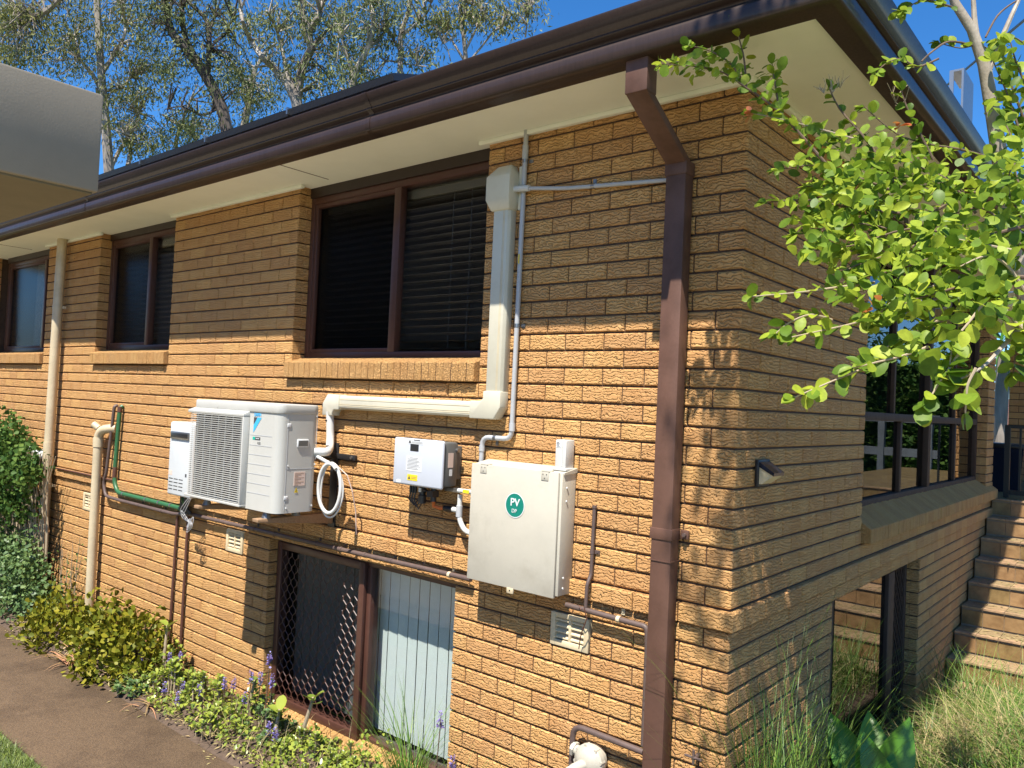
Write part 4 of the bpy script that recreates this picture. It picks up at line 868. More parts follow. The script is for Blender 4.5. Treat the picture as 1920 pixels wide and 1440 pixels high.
for k in range(2): MB().box(-1.825,-1.737,fy-0.0014,fy-0.0008,-1.634-k*0.006,-1.6325-k*0.006).build('label_print','ink',L)
L=MB().box(-1.862,-1.738,fy-0.0008,fy+0.001,-1.795,-1.715).build('instruction_label','label',iv)
for k in range(9): MB().box(-1.853+(0.02 if k==0 else 0),-1.747-0.012*((k*5)%3)-(0.02 if k==0 else 0),fy-0.0014,fy-0.0008,-1.7235-k*0.0077,-1.7215-k*0.0077).build('label_print','ink',L)
L=MB().box(-1.848,-1.768,fy-0.0008,fy+0.001,-1.848,-1.815).build('hazard_label','yellow',iv); MB().add([(-1.842,fy-0.0014,-1.841),(-1.822,fy-0.0014,-1.841),(-1.832,fy-0.0014,-1.821)],[(0,1,2)]).build('hazard_triangle','ink',L)
for k in range(2): MB().box(-1.816,-1.774,fy-0.0014,fy-0.0008,-1.829-k*0.008,-1.8265-k*0.008).build('label_print','timber',L)
MB().box(-1.935,-1.902,fy-0.0008,fy+0.001,-1.868,-1.852).build('barcode_label','label',iv)
MB().box(ix1-0.0045,ix1-0.003,-0.125,-0.085,-1.76,-1.68).build('side_label','pink',iv); MB().box(ix1-0.0045,ix1-0.003,-0.112,-0.09,-1.805,-1.77).build('side_label','label',iv)
MB().tube([(ix1-0.01,-0.06,-1.665),(ix1+0.012,-0.06,-1.665)],0.012,8).build('locking_screw','steel',iv)
for k,x in enumerate((-1.885,-1.865,-1.845)):
    MB().tube([(x,-0.11,iz0+0.014),(x,-0.11,iz0-0.045)],0.008,8).build('cable_gland','black',iv); 
    MB().tube([(x,-0.11,iz0-0.045),(x-0.01,-0.11,iz0-0.085),(x+0.02,-0.10,iz0-0.115-0.01*k),(x+0.04,-0.09,iz0-0.09),(x+0.045,-0.07,iz0-0.02)],0.0045,6).build('cable','black',iv,smooth=True)
mb=MB(); mb.tube([(-1.80,-0.10,iz0+0.014),(-1.80,-0.10,iz0-0.05),(-1.80,-0.10,iz0-0.055),(-1.80,-0.10,iz0-0.10)],[0.019,0.019,0.024,0.022],12); mb.build('ac_gland','black',iv,smooth=True); MB().box(-1.808,-1.79,-0.124,-0.118,iz0-0.035,iz0-0.012).build('gland_label','label',iv)
mb=MB(); mb.box(-1.735,-1.69,-0.13,-0.08,iz0-0.055,iz0-0.02); mb.box(-1.765,-1.735,-0.14,-0.12,iz0-0.026,iz0-0.018); mb.tube([(-1.71,-0.10,iz0+0.013),(-1.71,-0.10,iz0-0.08)],0.017,10); mb.build('dc_isolator','black',iv)
MB().tube([(-1.71,-0.10,iz0-0.075),(-1.715,-0.09,iz0-0.105),(-1.69,-0.07,iz0-0.115),(-1.67,-0.06,iz0-0.112)],0.011,8).build('orange_cable','orange',iv,smooth=True)
mb=MB(); mb.tube([(-1.665,-0.055,-1.992),(-1.645,-0.055,-1.992)],0.016,10); mb.tube([(-1.645,-0.055,-1.992),(-1.60,-0.055,-1.992)],0.0175,10); mb.build('end_gland','black',iv,smooth=True)
tu=thing('conduit_tee','white conduit tee and bend joining inverter to the meter box','conduit',(-1.55,-0.05,-2.05))
mb=MB(); mb.rtube([(-1.615,-0.055,-1.992),(-1.556,-0.055,-1.992)],0.0145,seg=10); mb.rtube([(-1.550,-0.055,-1.905),(-1.552,-0.055,-2.035),(-1.505,-0.055,-2.10),(-1.40,-0.055,-2.105)],0.0145,bend=0.06,seg=10); mb.build('conduit','white',tu,smooth=True)
MB().tube([(-1.551,-0.055,-1.965),(-1.551,-0.055,-2.025)],0.0185,12).build('tee','grey',tu,smooth=True)
tl=MB(); tl.box(-1.66,-1.40,-0.07,-0.04,-1.895,-1.872); tl=tl.build('cable_channel','steel',bevel=0.003); tag(tl,'steel channel with white sleeve between inverter and meter box','cable channel')
MB().tube([(-1.545,-0.076,-1.881),(-1.40,-0.076,-1.878)],0.0125,10).build('sleeve','white',tl,smooth=True); MB().box(-1.50,-1.455,-0.0905,-0.087,-1.888,-1.870).build('sticker','yellow',tl)

# ------------------------------------------------------------------ cream meter box
pb=thing('meter_box','square cream metal meter box with green PV sticker','meter box',(-1.11,-0.06,-2.33))
bx0,bx1,by,bz0,bz1=-1.404,-0.822,-0.128,-2.318,-1.718
mb=MB(); mb.box(bx0+0.012,bx1,by+0.012,-0.004,bz0+0.006,bz1-0.004); mb.build('cabinet','pv',pb,bevel=0.003)
mb=MB(); mb.box(bx0,bx1-0.014,by-0.004,by+0.010,bz0-0.004,bz1); mb.build('door','pv',pb,bevel=0.003)
mb=MB(); mb.add([(bx0,by+0.02,bz1-0.002),(bx1+0.004,by+0.02,bz1-0.002),(bx1+0.004,0.0,bz1+0.018),(bx0,0.0,bz1+0.018),(bx0,by+0.02,bz1-0.012),(bx1+0.004,by+0.02,bz1-0.012),(bx1+0.004,0,bz1-0.004),(bx0,0,bz1-0.004)],[(0,1,2,3),(0,4,5,1),(1,5,6,2),(3,7,4,0),(4,7,6,5)]); mb.build('drip_cover','pv',pb)
for x in (bx0+0.085,bx1-0.095):
    mb=MB(); mb.box(x-0.022,x+0.022,by-0.0068,by-0.003,bz1-0.045,bz1-0.004); mb.box(x-0.022,x+0.030,by-0.006,by+0.03,bz1-0.003,bz1+0.004); h=mb.build('hinge','pv',pb,bevel=0.001)
    for (dx,dz) in ((-0.011,-0.015),(0.011,-0.015),(0,-0.034)): MB().tube([(x+dx,by-0.006,bz1+dz),(x+dx,by-0.0085,bz1+dz)],0.003,6).build('hinge_screw','steel',h)
for z in (bz1-0.075,bz1-0.14,bz0+0.09,bz0+0.04): MB().tube([(bx1,by+0.05,z),(bx1+0.004,by+0.05,z)],0.005,8).build('rivet','label',pb)
mb=MB(); mb.box(bx0+0.275,bx0+0.318,by-0.006,by+0.006,bz0-0.03,bz0); mb.build('latch','cream',pb,bevel=0.004); MB().tube([(bx0+0.297,by-0.007,bz0-0.014),(bx0+0.297,by-0.005,bz0-0.014)],0.004,8).build('keyhole','black',pb)
sx,sz=-1.098,-1.905; rr=0.0585
mb=MB(); mb.tube([(sx,by-0.0035,sz),(sx,by-0.0055,sz)],rr,40); sk=mb.build('pv_sticker','lgrn',pb)
ring=MB(); n_=48; V=[]
for k in range(n_): a=2*math.pi*k/n_; V += [(sx+rr*math.cos(a),by-0.006,sz+rr*math.sin(a)),(sx+(rr+0.004)*math.cos(a),by-0.006,sz+(rr+0.004)*math.sin(a))]
ring.add(V,[(2*k,2*k+1,(2*k+3)%(2*n_),(2*k+2)%(2*n_)) for k in range(n_)]); ring.build('sticker_rim','label',sk)
text('sticker_lettering','PV',(sx+0.001,by-0.0068,sz+0.013),0.054,'label',sk,bold=0.0008); text('sticker_lettering','DP',(sx-0.002,by-0.0068,sz-0.029),0.027,'label',sk)
wb=thing('isolator_box','small white upright box standing on the cream meter box','switch box',(-0.86,-0.06,-1.705))
mb=MB(); mb.box(-0.898,-0.834,-0.082,-0.012,-1.70,-1.562); mb.build('housing','white',wb,bevel=0.004); mb=MB(); mb.box(-0.910,-0.824,-0.088,-0.005,-1.712,-1.699); mb.build('base','white',wb,bevel=0.003)
L=MB().box(-0.893,-0.862,-0.0835,-0.0815,-1.60,-1.568).build('barcode_label','label',wb)
for k in range(4): MB().box(-0.890,-0.875+0.003*(k%2),-0.0842,-0.0834,-1.577-k*0.006,-1.5745-k*0.006).build('label_print','ink',L)
mb=MB(); mb.box(-0.858,-0.853,-0.0845,-0.0815,-1.69,-1.567); mb.build('housing_rib','white',wb)

# ------------------------------------------------------------------ solar lamp on the side wall
lm=thing('solar_wall_lamp','small black wedge-shaped solar lamp on the side wall','lamp',(0.05,0.27,-1.68))
mb=MB(); mb.box(0.001,0.018,0.20,0.33,-1.716,-1.596); mb.build('back_plate','black',lm,bevel=0.003)
mb=MB(); mb.ext([(0.018,-1.605),(0.018,-1.628),(0.085,-1.664),(0.088,-1.650)],0.205,0.325,1); mb.build('solar_panel','blackgl',lm)
mb=MB(); mb.ext([(0.018,-1.628),(0.018,-1.704),(0.030,-1.704),(0.082,-1.664)],0.210,0.320,1); mb.build('lens','dry' if False else 'vent',lm)

# ------------------------------------------------------------------ grey slab roof corner at the left
sb=thing('slab_roof','grey rendered flat roof corner jutting in at the left edge','roof',(-1.85,-4.6,GZ))
mb=MB(); mb.box(-2.25,-0.871,-6.4,-2.292,-0.863,-0.588); mb.build('fascia_slab','concrete',sb,bevel=0.008)
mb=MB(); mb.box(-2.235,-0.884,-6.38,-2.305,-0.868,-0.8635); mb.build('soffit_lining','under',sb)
for x in (-2.1,-1.05):
    mb=MB(); mb.box(x-0.07,x+0.07,-6.0,-5.86,GZ,-0.862); mb.build('post','concrete',sb,bevel=0.01)

# ------------------------------------------------------------------ tiled steps
st=thing('tiled_steps','brown tiled outdoor steps climbing along the side wall','steps',(0.8,5.0,GZ))
RISE,RUN=0.1715,0.277; Y6=5.942; Z6=-2.319
tm=MB().box(-0.079,0.079,0,0.008,-0.062,0.062); nm=MB().box(-0.079,0.079,-0.012,0.05,-0.012,0.002)
def small(mbx,name,m,bev=0.0):
    out=[]
    for k in range(5):
        me=bpy.data.meshes.new(name); me.from_pydata(mbx.v,[],mbx.f); me.update(); set_tint(me,rng.random()); me.materials.append(MT[m]); out.append(me)
    return out
TM=small(tm,'riser_tile','tile'); NM=small(nm,'nosing_tile','tread'); tt=MB().box(-0.079,0.079,0.052,RUN+0.002,-0.010,0.0); TT=small(tt,'tread_tile','tread')
for k in range(9):
    zt=Z6-RISE*(k-1) if k>0 else Z6+RISE; yf=Y6-RUN*(k-1) if k>0 else Y6+RUN
    if zt<GZ+0.05: continue
    mb=MB(); mb.box(0.014,1.75,yf+0.008,yf+RUN+ (0.6 if k==0 else 0.02),GZ-0.02,zt-0.010); stp=mb.build('step','grout',st)
    for i in range(11):
        x=0.098+0.162*i
        if x>1.7: break
        o=bpy.data.objects.new('riser_tile',rng.choice(TM)); COL.objects.link(o); o.parent=stp; o.location=(x+(0.0),yf,zt-0.010-0.0835)
        o=bpy.data.objects.new('nosing_tile',rng.choice(NM)); COL.objects.link(o); o.parent=stp; o.location=(x,yf-0.002,zt)
        if k>0: o=bpy.data.objects.new('tread_tile',rng.choice(TT)); COL.objects.link(o); o.parent=stp; o.location=(x,yf-0.002,zt)
mb=MB(); mb.box(-0.6,1.75,6.40,11.0,GZ,-2.155); o=mb.build('landing','tile'); struct(o); o['label']='concrete landing at the top of the steps'
# fallen leaves on the treads
P=[];
for k in range(420):
    s=rng.randrange(0,8); zt=Z6-RISE*(s-1); yf=Y6-RUN*(s-1); P.append((rng.uniform(0.05,0.9),yf+rng.uniform(0.0,0.25)**1.0,zt+0.006))
P=np.array(P); d=np.c_[nr.normal(size=(len(P),2)),0.1*nr.normal(size=len(P))]
o=scatter('fallen_leaves',*LEAF_Q,P,frames(d),nr.uniform(0.03,0.06,len(P)),'dry'); tag(o,'dry yellow leaves scattered on the brown steps','leaves',kind='stuff')

# gate at the top, rear brick wall, porch beam
gt=thing('metal_gate','black metal balustrade gate at the top of the steps','gate',(0.6,6.6,-2.155))
mb=MB(); mb.box(0.06,0.11,6.58,6.63,-2.155,-1.40); mb.build('post','iron',gt); mb=MB(); mb.box(0.06,0.46,6.59,6.62,-1.42,-1.385); mb.build('top_rail','iron',gt); mb=MB(); mb.box(0.11,0.46,6.59,6.62,-2.12,-2.07); mb.build('bottom_rail','iron',gt)
for k in range(3): MB().box(0.19+0.115*k,0.21+0.115*k,6.595,6.615,-2.07,-1.42).build('baluster','iron',gt)
def far_wall(name,label,x0,x1,y,z0,z1):
    w=thing(name,label,'brick wall',((x0+x1)/2,y,z0)); mb=MB(); mb.box(x0,x1,y+0.01,y+0.25,z0,z1); c=mb.build('wall_core','mortar',w)
    V=[];F=[];T=[]; n=0; z=z0
    while z<z1-0.02:
        x=x0-(0.115 if n%2 else 0)
        while x<x1:
            u,q=max(x,x0),min(x+0.2308,x1)
            if q-u>0.03:
                v,f=brick_geo('f',q-u-PERP,CH-BED,0.03); b0=len(V); T+=[rng.random()]*len(v); V+=[(p[0]+(u+q)/2,p[1]+y,p[2]+z+CH/2) for p in v]; F+=[tuple(i+b0 for i in g_) for g_ in f]
            x+=0.2308
        z+=CH; n+=1
    o=tint_mesh('brickwork',V,F,T,'brick',w); o['kind']='stuff'; return w
rw=far_wall('rear_wing_wall','tan brick wall of the rear wing behind the black gate',-0.285,0.7,9.3,-2.155,0.35)
mb=MB(); mb.box(-0.9,0.8,6.75,9.6,-0.105,0.05); mb.build('porch_beam','soffit',rw)
bn=thing('rubbish_bin','dark bin standing behind the gate','bin',(-0.05,7.6,-2.155))
mb=MB(); mb.add([(-0.22,7.4,-2.155),(0.10,7.4,-2.155),(0.10,7.8,-2.155),(-0.22,7.8,-2.155),(-0.27,7.35,-1.65),(0.14,7.35,-1.65),(0.14,7.85,-1.65),(-0.27,7.85,-1.65)],[(0,1,5,4),(1,2,6,5),(2,3,7,6),(3,0,4,7),(0,3,2,1)]); mb.build('bin_body','blackgl',bn); mb=MB(); mb.box(-0.28,0.15,7.34,7.86,-1.65,-1.60); mb.build('lid','black',bn,bevel=0.015)
fh=thing('far_house','distant house with a pink-red roof seen past the house corner','house',(-0.6,24,GZ))
mb=MB(); mb.box(-6,3,22,30,GZ,-1.6); mb.build('wall','soffit',fh)
for k in range(7):
    mb=MB(); y=21.4+0.62*k; z=-1.66+0.155*k; mb.add([(-6.5,y,z),(3.5,y,z),(3.5,y+0.66,z+0.16),(-6.5,y+0.66,z+0.16),(-6.5,y,z-0.06),(3.5,y,z-0.06)],[(0,1,2,3),(0,4,5,1)]); mb.build('roof_course','rooft',fh)
# house behind the photographer, seen only in the window glass
nh=thing('neighbour_house','brick neighbour house with tiled hip roof mirrored in the window','house',(-18,-12,GZ))
mb=MB(); mb.box(-34,-5,-16,-8.5,GZ,-0.1); mb.build('wall','mortar',nh); mb=MB(); mb.add([(-34.6,-7.9,-0.15),(-4.4,-7.9,-0.15),(-4.4,-16.6,-0.15),(-34.6,-16.6,-0.15),(-30.2,-12.2,5.2),(-8.8,-12.2,5.2)],[(0,1,5,4),(1,2,5),(2,3,4,5),(3,0,4)]); mb.build('roof','roofn',nh)
mb=MB(); mb.box(-12,-9.5,-8.52,-8.48,-2.4,-0.9); mb.build('window','glass',nh)

# roof edge bracket and overhead cable at the right
br=thing('roof_bracket','galvanised steel bracket standing above the side gutter','bracket',(0.62,2.6,0.2))
c=at(1795,150,6.2); X,Y,Z=c
mb=MB(); mb.box(X-0.05,X+0.05,Y-0.03,Y+0.35,Z+0.06,Z+0.075); mb.box(X-0.05,X-0.02,Y-0.03,Y-0.02,Z-0.35,Z+0.06); mb.box(X+0.035,X+0.05,Y-0.03,Y+0.35,Z-0.25,Z+0.06); mb.build('steel_angle','steel',br)
p0=at(1960,5,7.0); p1=at(1856,92,8.5); p2=at(1740,190,10.5)
o=MB().tube([p0,p1,p2],0.014,8).build('overhead_cable','black',smooth=True); tag(o,'black overhead cable crossing the blue sky at upper right','cable')

# ------------------------------------------------------------------ eucalypts behind the roof
def limb(pts_px, d, r0, r1, jit=0.0):
    """px polyline at depth(s) d -> smooth 3D polyline and radii"""
    n=len(pts_px); ds=d if hasattr(d,'__len__') else [d]*n
    P=[Vector(at(x,y,ds[i])) for i,(x,y) in enumerate(pts_px)]
    out=[];m=4
    for i in range(n-1):
        a=P[max(i-1,0)];b=P[i];c=P[i+1];e=P[min(i+2,n-1)]
        for k in range(m):
            t=k/m; out.append(0.5*((2*b)+(c-a)*t+(2*a-5*b+4*c-e)*t*t+(3*b-a-3*c+e)*t**3))
    out.append(P[-1]); N=len(out)
    return out,[r0+(r1-r0)*i/(N-1) for i in range(N)]
def eucalypt(label, depth, limbs, crown, nleaf, bark='bark', leaf='leafe', lsize=(0.06,0.13), twigs=60, base_px=None):
    """limbs: list of (px polyline, r0, r1); crown: list of (cx,cy,rx,ry,weight) blobs in pixels"""
    P0,_=limb(limbs[0][0],depth,1,1); b=P0[0]
    t=thing('eucalypt_tree',label,'tree',(b.x,b.y,GZ),'eucalypts behind the roof')
    pts,rs=limb(limbs[0][0],depth,limbs[0][1],limbs[0][2]); low=Vector((pts[0].x*1.0,pts[0].y,GZ))
    MB().tube([low,low.lerp(pts[0],0.5)+Vector((0.1,0,0))]+pts,[limbs[0][1]*1.5,limbs[0][1]*1.2]+rs,8).build('trunk',bark,t,smooth=True)
    tips=[]
    for (pp,ra,rb) in limbs[1:]:
        pts,rs=limb(pp,[depth+rng.uniform(-.5,.5)*i*0.35 for i in range(len(pp))],ra,rb); MB().tube(pts,rs,6).build('limb',bark,t,smooth=True); tips+=pts[2:]
    W=np.array([c[4] for c in crown],float); W/=W.sum(); tw=MB(); L=[];D=[]
    pxm=depth/FPX
    ncl=max(20,int(nleaf*1.4)//26); 
    ch=nr.choice(len(crown),ncl,p=W)
    for ci in ch:
        cx,cy,rx,ry,_=crown[ci]
        a=rng.uniform(0,6.283); rad=math.sqrt(rng.random())
        x=cx+rx*rad*math.cos(a); y=cy+ry*rad*math.sin(a); dd=depth+rng.uniform(-1,1)*rx*pxm*0.9
        c=at(x,y,dd); s=rng.uniform(0.17,0.42)
        k=rng.randint(16,36); q=nr.normal(size=(k,3))*np.array([s,s,s*0.62])*0.62; q[:,2]-=0.35*np.abs(q[:,0])*0.6
        L.append(c+q); dv=nr.normal(size=(k,3))*0.55+np.array([0,0,-0.75]); D.append(dv)
        if len(tips) and rng.random()<0.55:
            bt=min(tips[::3],key=lambda p:(p-Vector(c)).length_squared); 
            if (bt-Vector(c)).length<3.2:
                mid=bt.lerp(Vector(c),0.5)+Vector((rng.uniform(-.2,.2),rng.uniform(-.2,.2),rng.uniform(0,.3))); tw.tube([bt,mid,Vector(c)],[0.022,0.014,0.006],4,cap=False)
    L=np.concatenate(L);D=np.concatenate(D)
    if tw.v: tw.build('twigs',bark,t)['kind']='stuff'
    o=scatter('crown',*LEAF_Q,L,frames(D,nr.normal(size=(len(L),3))),np.c_[nr.uniform(*lsize,len(L))]*np.array([[.8,1.1,1]]),leaf,t); o['kind']='stuff'
    return t
eucalypt('dark-trunked gum tree leaning left in the middle of the skyline',17.0,
 [([(428,262),(415,200),(385,140),(350,92),(322,60),(312,20),(300,-40)],0.135,0.06),
  ([(385,140),(362,100),(345,60),(340,0),(335,-60)],0.075,0.04),([(322,60),(318,30),(322,0)],0.05,0.03),([(388,150),(392,90),(388,40),(360,10),(330,-20)],0.07,0.03),([(400,80),(425,62),(430,45),(445,30)],0.04,0.02),([(415,200),(380,215),(340,200),(310,205)],0.03,0.012),([(392,60),(405,20),(400,-30)],0.04,0.02)],
 [(330,60,75,60,3),(400,30,55,40,2),(350,150,60,50,2),(290,30,50,50,2),(420,110,40,40,1),(360,225,35,25,1.2),(450,140,35,40,1),(330,-80,120,70,4)],6200,'barkd','leafe')
eucalypt('pale grey gum tree with forked trunk right of centre',16.0,
 [([(560,225),(556,190),(545,165),(535,140)],0.12,0.10),
  ([(556,195),(562,150),(570,120),(583,90),(580,60),(600,25),(610,-30)],0.10,0.05),([(540,160),(515,130),(490,105),(470,75),(455,40),(450,0)],0.075,0.03),([(583,90),(610,60),(640,42)],0.05,0.02),([(575,80),(568,40),(570,0),(560,-40)],0.05,0.02),([(545,160),(530,100),(520,60),(500,20)],0.045,0.02),([(505,122),(475,125),(455,110)],0.03,0.01)],
 [(520,40,60,50,2.5),(590,30,60,45,2.5),(620,110,50,50,1.6),(545,130,45,40,1),(480,60,45,45,1.5),(600,165,35,25,0.8),(560,-70,130,60,4),(640,60,40,60,1.2)],5200)
eucalypt('pale gum tree with bare bent trunk beside the dark one',19.0,
 [([(455,255),(462,215),(470,175),(478,125)],0.10,0.06),
  ([(470,175),(450,140),(430,110),(412,95)],0.06,0.02),([(478,130),(500,95),(520,80)],0.05,0.02),([(330,290),(332,255),(345,220),(360,180)],0.05,0.02),([(370,262),(345,240),(320,225),(305,215)],0.06,0.025)],
 [(470,190,40,45,2),(430,170,45,40,2),(500,160,40,35,1.2),(380,240,50,25,1.6),(330,250,40,30,1.2)],3000)
eucalypt('dense olive gum trees filling the upper left behind the slab',18.0,
 [([(205,330),(200,260),(195,200),(190,140),(185,60),(180,-40)],0.12,0.07),
  ([(195,200),(180,150),(150,110),(140,60)],0.06,0.02),([(190,140),(215,100),(235,60),(230,10)],0.06,0.02),([(0,55),(40,42),(70,30),(95,15),(120,-10)],0.07,0.05),([(205,320),(225,280),(250,240),(265,190)],0.06,0.02),([(240,310),(245,280),(235,250)],0.06,0.03),([(200,170),(225,165),(250,140)],0.04,0.02)],
 [(60,60,80,55,3),(150,50,70,60,3.2),(230,60,60,60,3),(120,110,70,45,2.4),(30,105,45,30,1.6),(270,140,45,45,1.8),(220,190,40,50,2),(250,250,40,40,1.8),(100,-70,190,70,5),(20,20,40,40,1.6),(290,260,35,25,1)],12500,'bark','leafe2')
eucalypt('slender gum tree with straight dark trunk above the panel end',15.0,
 [([(750,160),(751,100),(752,60),(765,25),(770,-20)],0.055,0.035),
  ([(751,70),(780,45),(800,25),(810,0)],0.03,0.012),([(750,95),(735,70),(715,50)],0.03,0.012),([(660,200),(665,140),(690,90),(700,40),(690,-20)],0.07,0.035),([(672,170),(655,120),(640,70)],0.045,0.018),([(700,140),(725,115),(760,120),(800,125)],0.022,0.01),([(750,110),(770,105),(800,110)],0.02,0.008)],
 [(760,20,55,35,2.4),(690,30,60,40,2.4),(650,90,40,45,1.6),(785,105,35,25,1.1),(690,130,30,40,1.1),(720,75,40,30,1.2),(720,-60,110,50,3),(660,150,30,35,1)],4200,'bark','leafe')
eucalypt('small rounded gum crown standing alone at the right of the skyline',15.5,
 [([(875,135),(872,95),(868,60),(862,30)],0.05,0.03),
  ([(872,95),(890,60),(905,30)],0.03,0.012),([(875,120),(850,80),(835,50)],0.03,0.012),([(876,120),(905,85),(925,60),(940,50)],0.025,0.01),([(985,70),(988,45),(990,20)],0.018,0.01),([(845,115),(838,90),(826,75)],0.012,0.006),([(866,50),(875,15),(880,-20)],0.025,0.01)],
 [(850,25,48,30,2.6),(905,20,50,28,2.4),(940,42,40,18,1.4),(985,10,32,18,1.4),(825,48,20,20,0.8),(910,-50,90,40,3),(1000,0,20,14,0.5)],2800,'bark','leafe2')

# ------------------------------------------------------------------ crepe-myrtle style tree in the right foreground
tr=thing('leafy_tree','young tree with round bright green leaves in the right foreground','tree',tuple(at(2080,1500,2.9)[:2])+(GZ,))
base=Vector(tuple(at(2080,1500,2.9)[:2])+(GZ,))
MB().tube([base,Vector(at(2010,900,2.95)),Vector(at(1925,560,3.0)),Vector(at(1882,345,3.0)),Vector(at(1863,220,3.0)),Vector(at(1845,120,3.0)),Vector(at(1822,55,3.0)),Vector(at(1790,5,3.0)),Vector(at(1770,-80,3.0))],[0.05,0.042,0.034,0.029,0.026,0.022,0.018,0.016,0.012],12).build('trunk','barkm',tr,smooth=True)
def branch(pp,ds,r0,r1,m='barkm',name='branch'):
    pts,rs=limb(pp,ds,r0,r1); MB().tube(pts,rs,7).build(name,m,tr,smooth=True); return pts
branch([(1846,125),(1830,60),(1825,0),(1822,-60)],3.0,0.013,0.006); branch([(1855,130),(1890,45),(1915,-10)],3.0,0.012,0.006); branch([(1848,70),(1870,30),(1900,5),(1930,-8)],3.0,0.004,0.003,'twig')
branch([(1850,100),(1822,85),(1780,78),(1750,95),(1728,115)],[3.0,3.0,2.95,2.9,2.9],0.005,0.003,'twig')
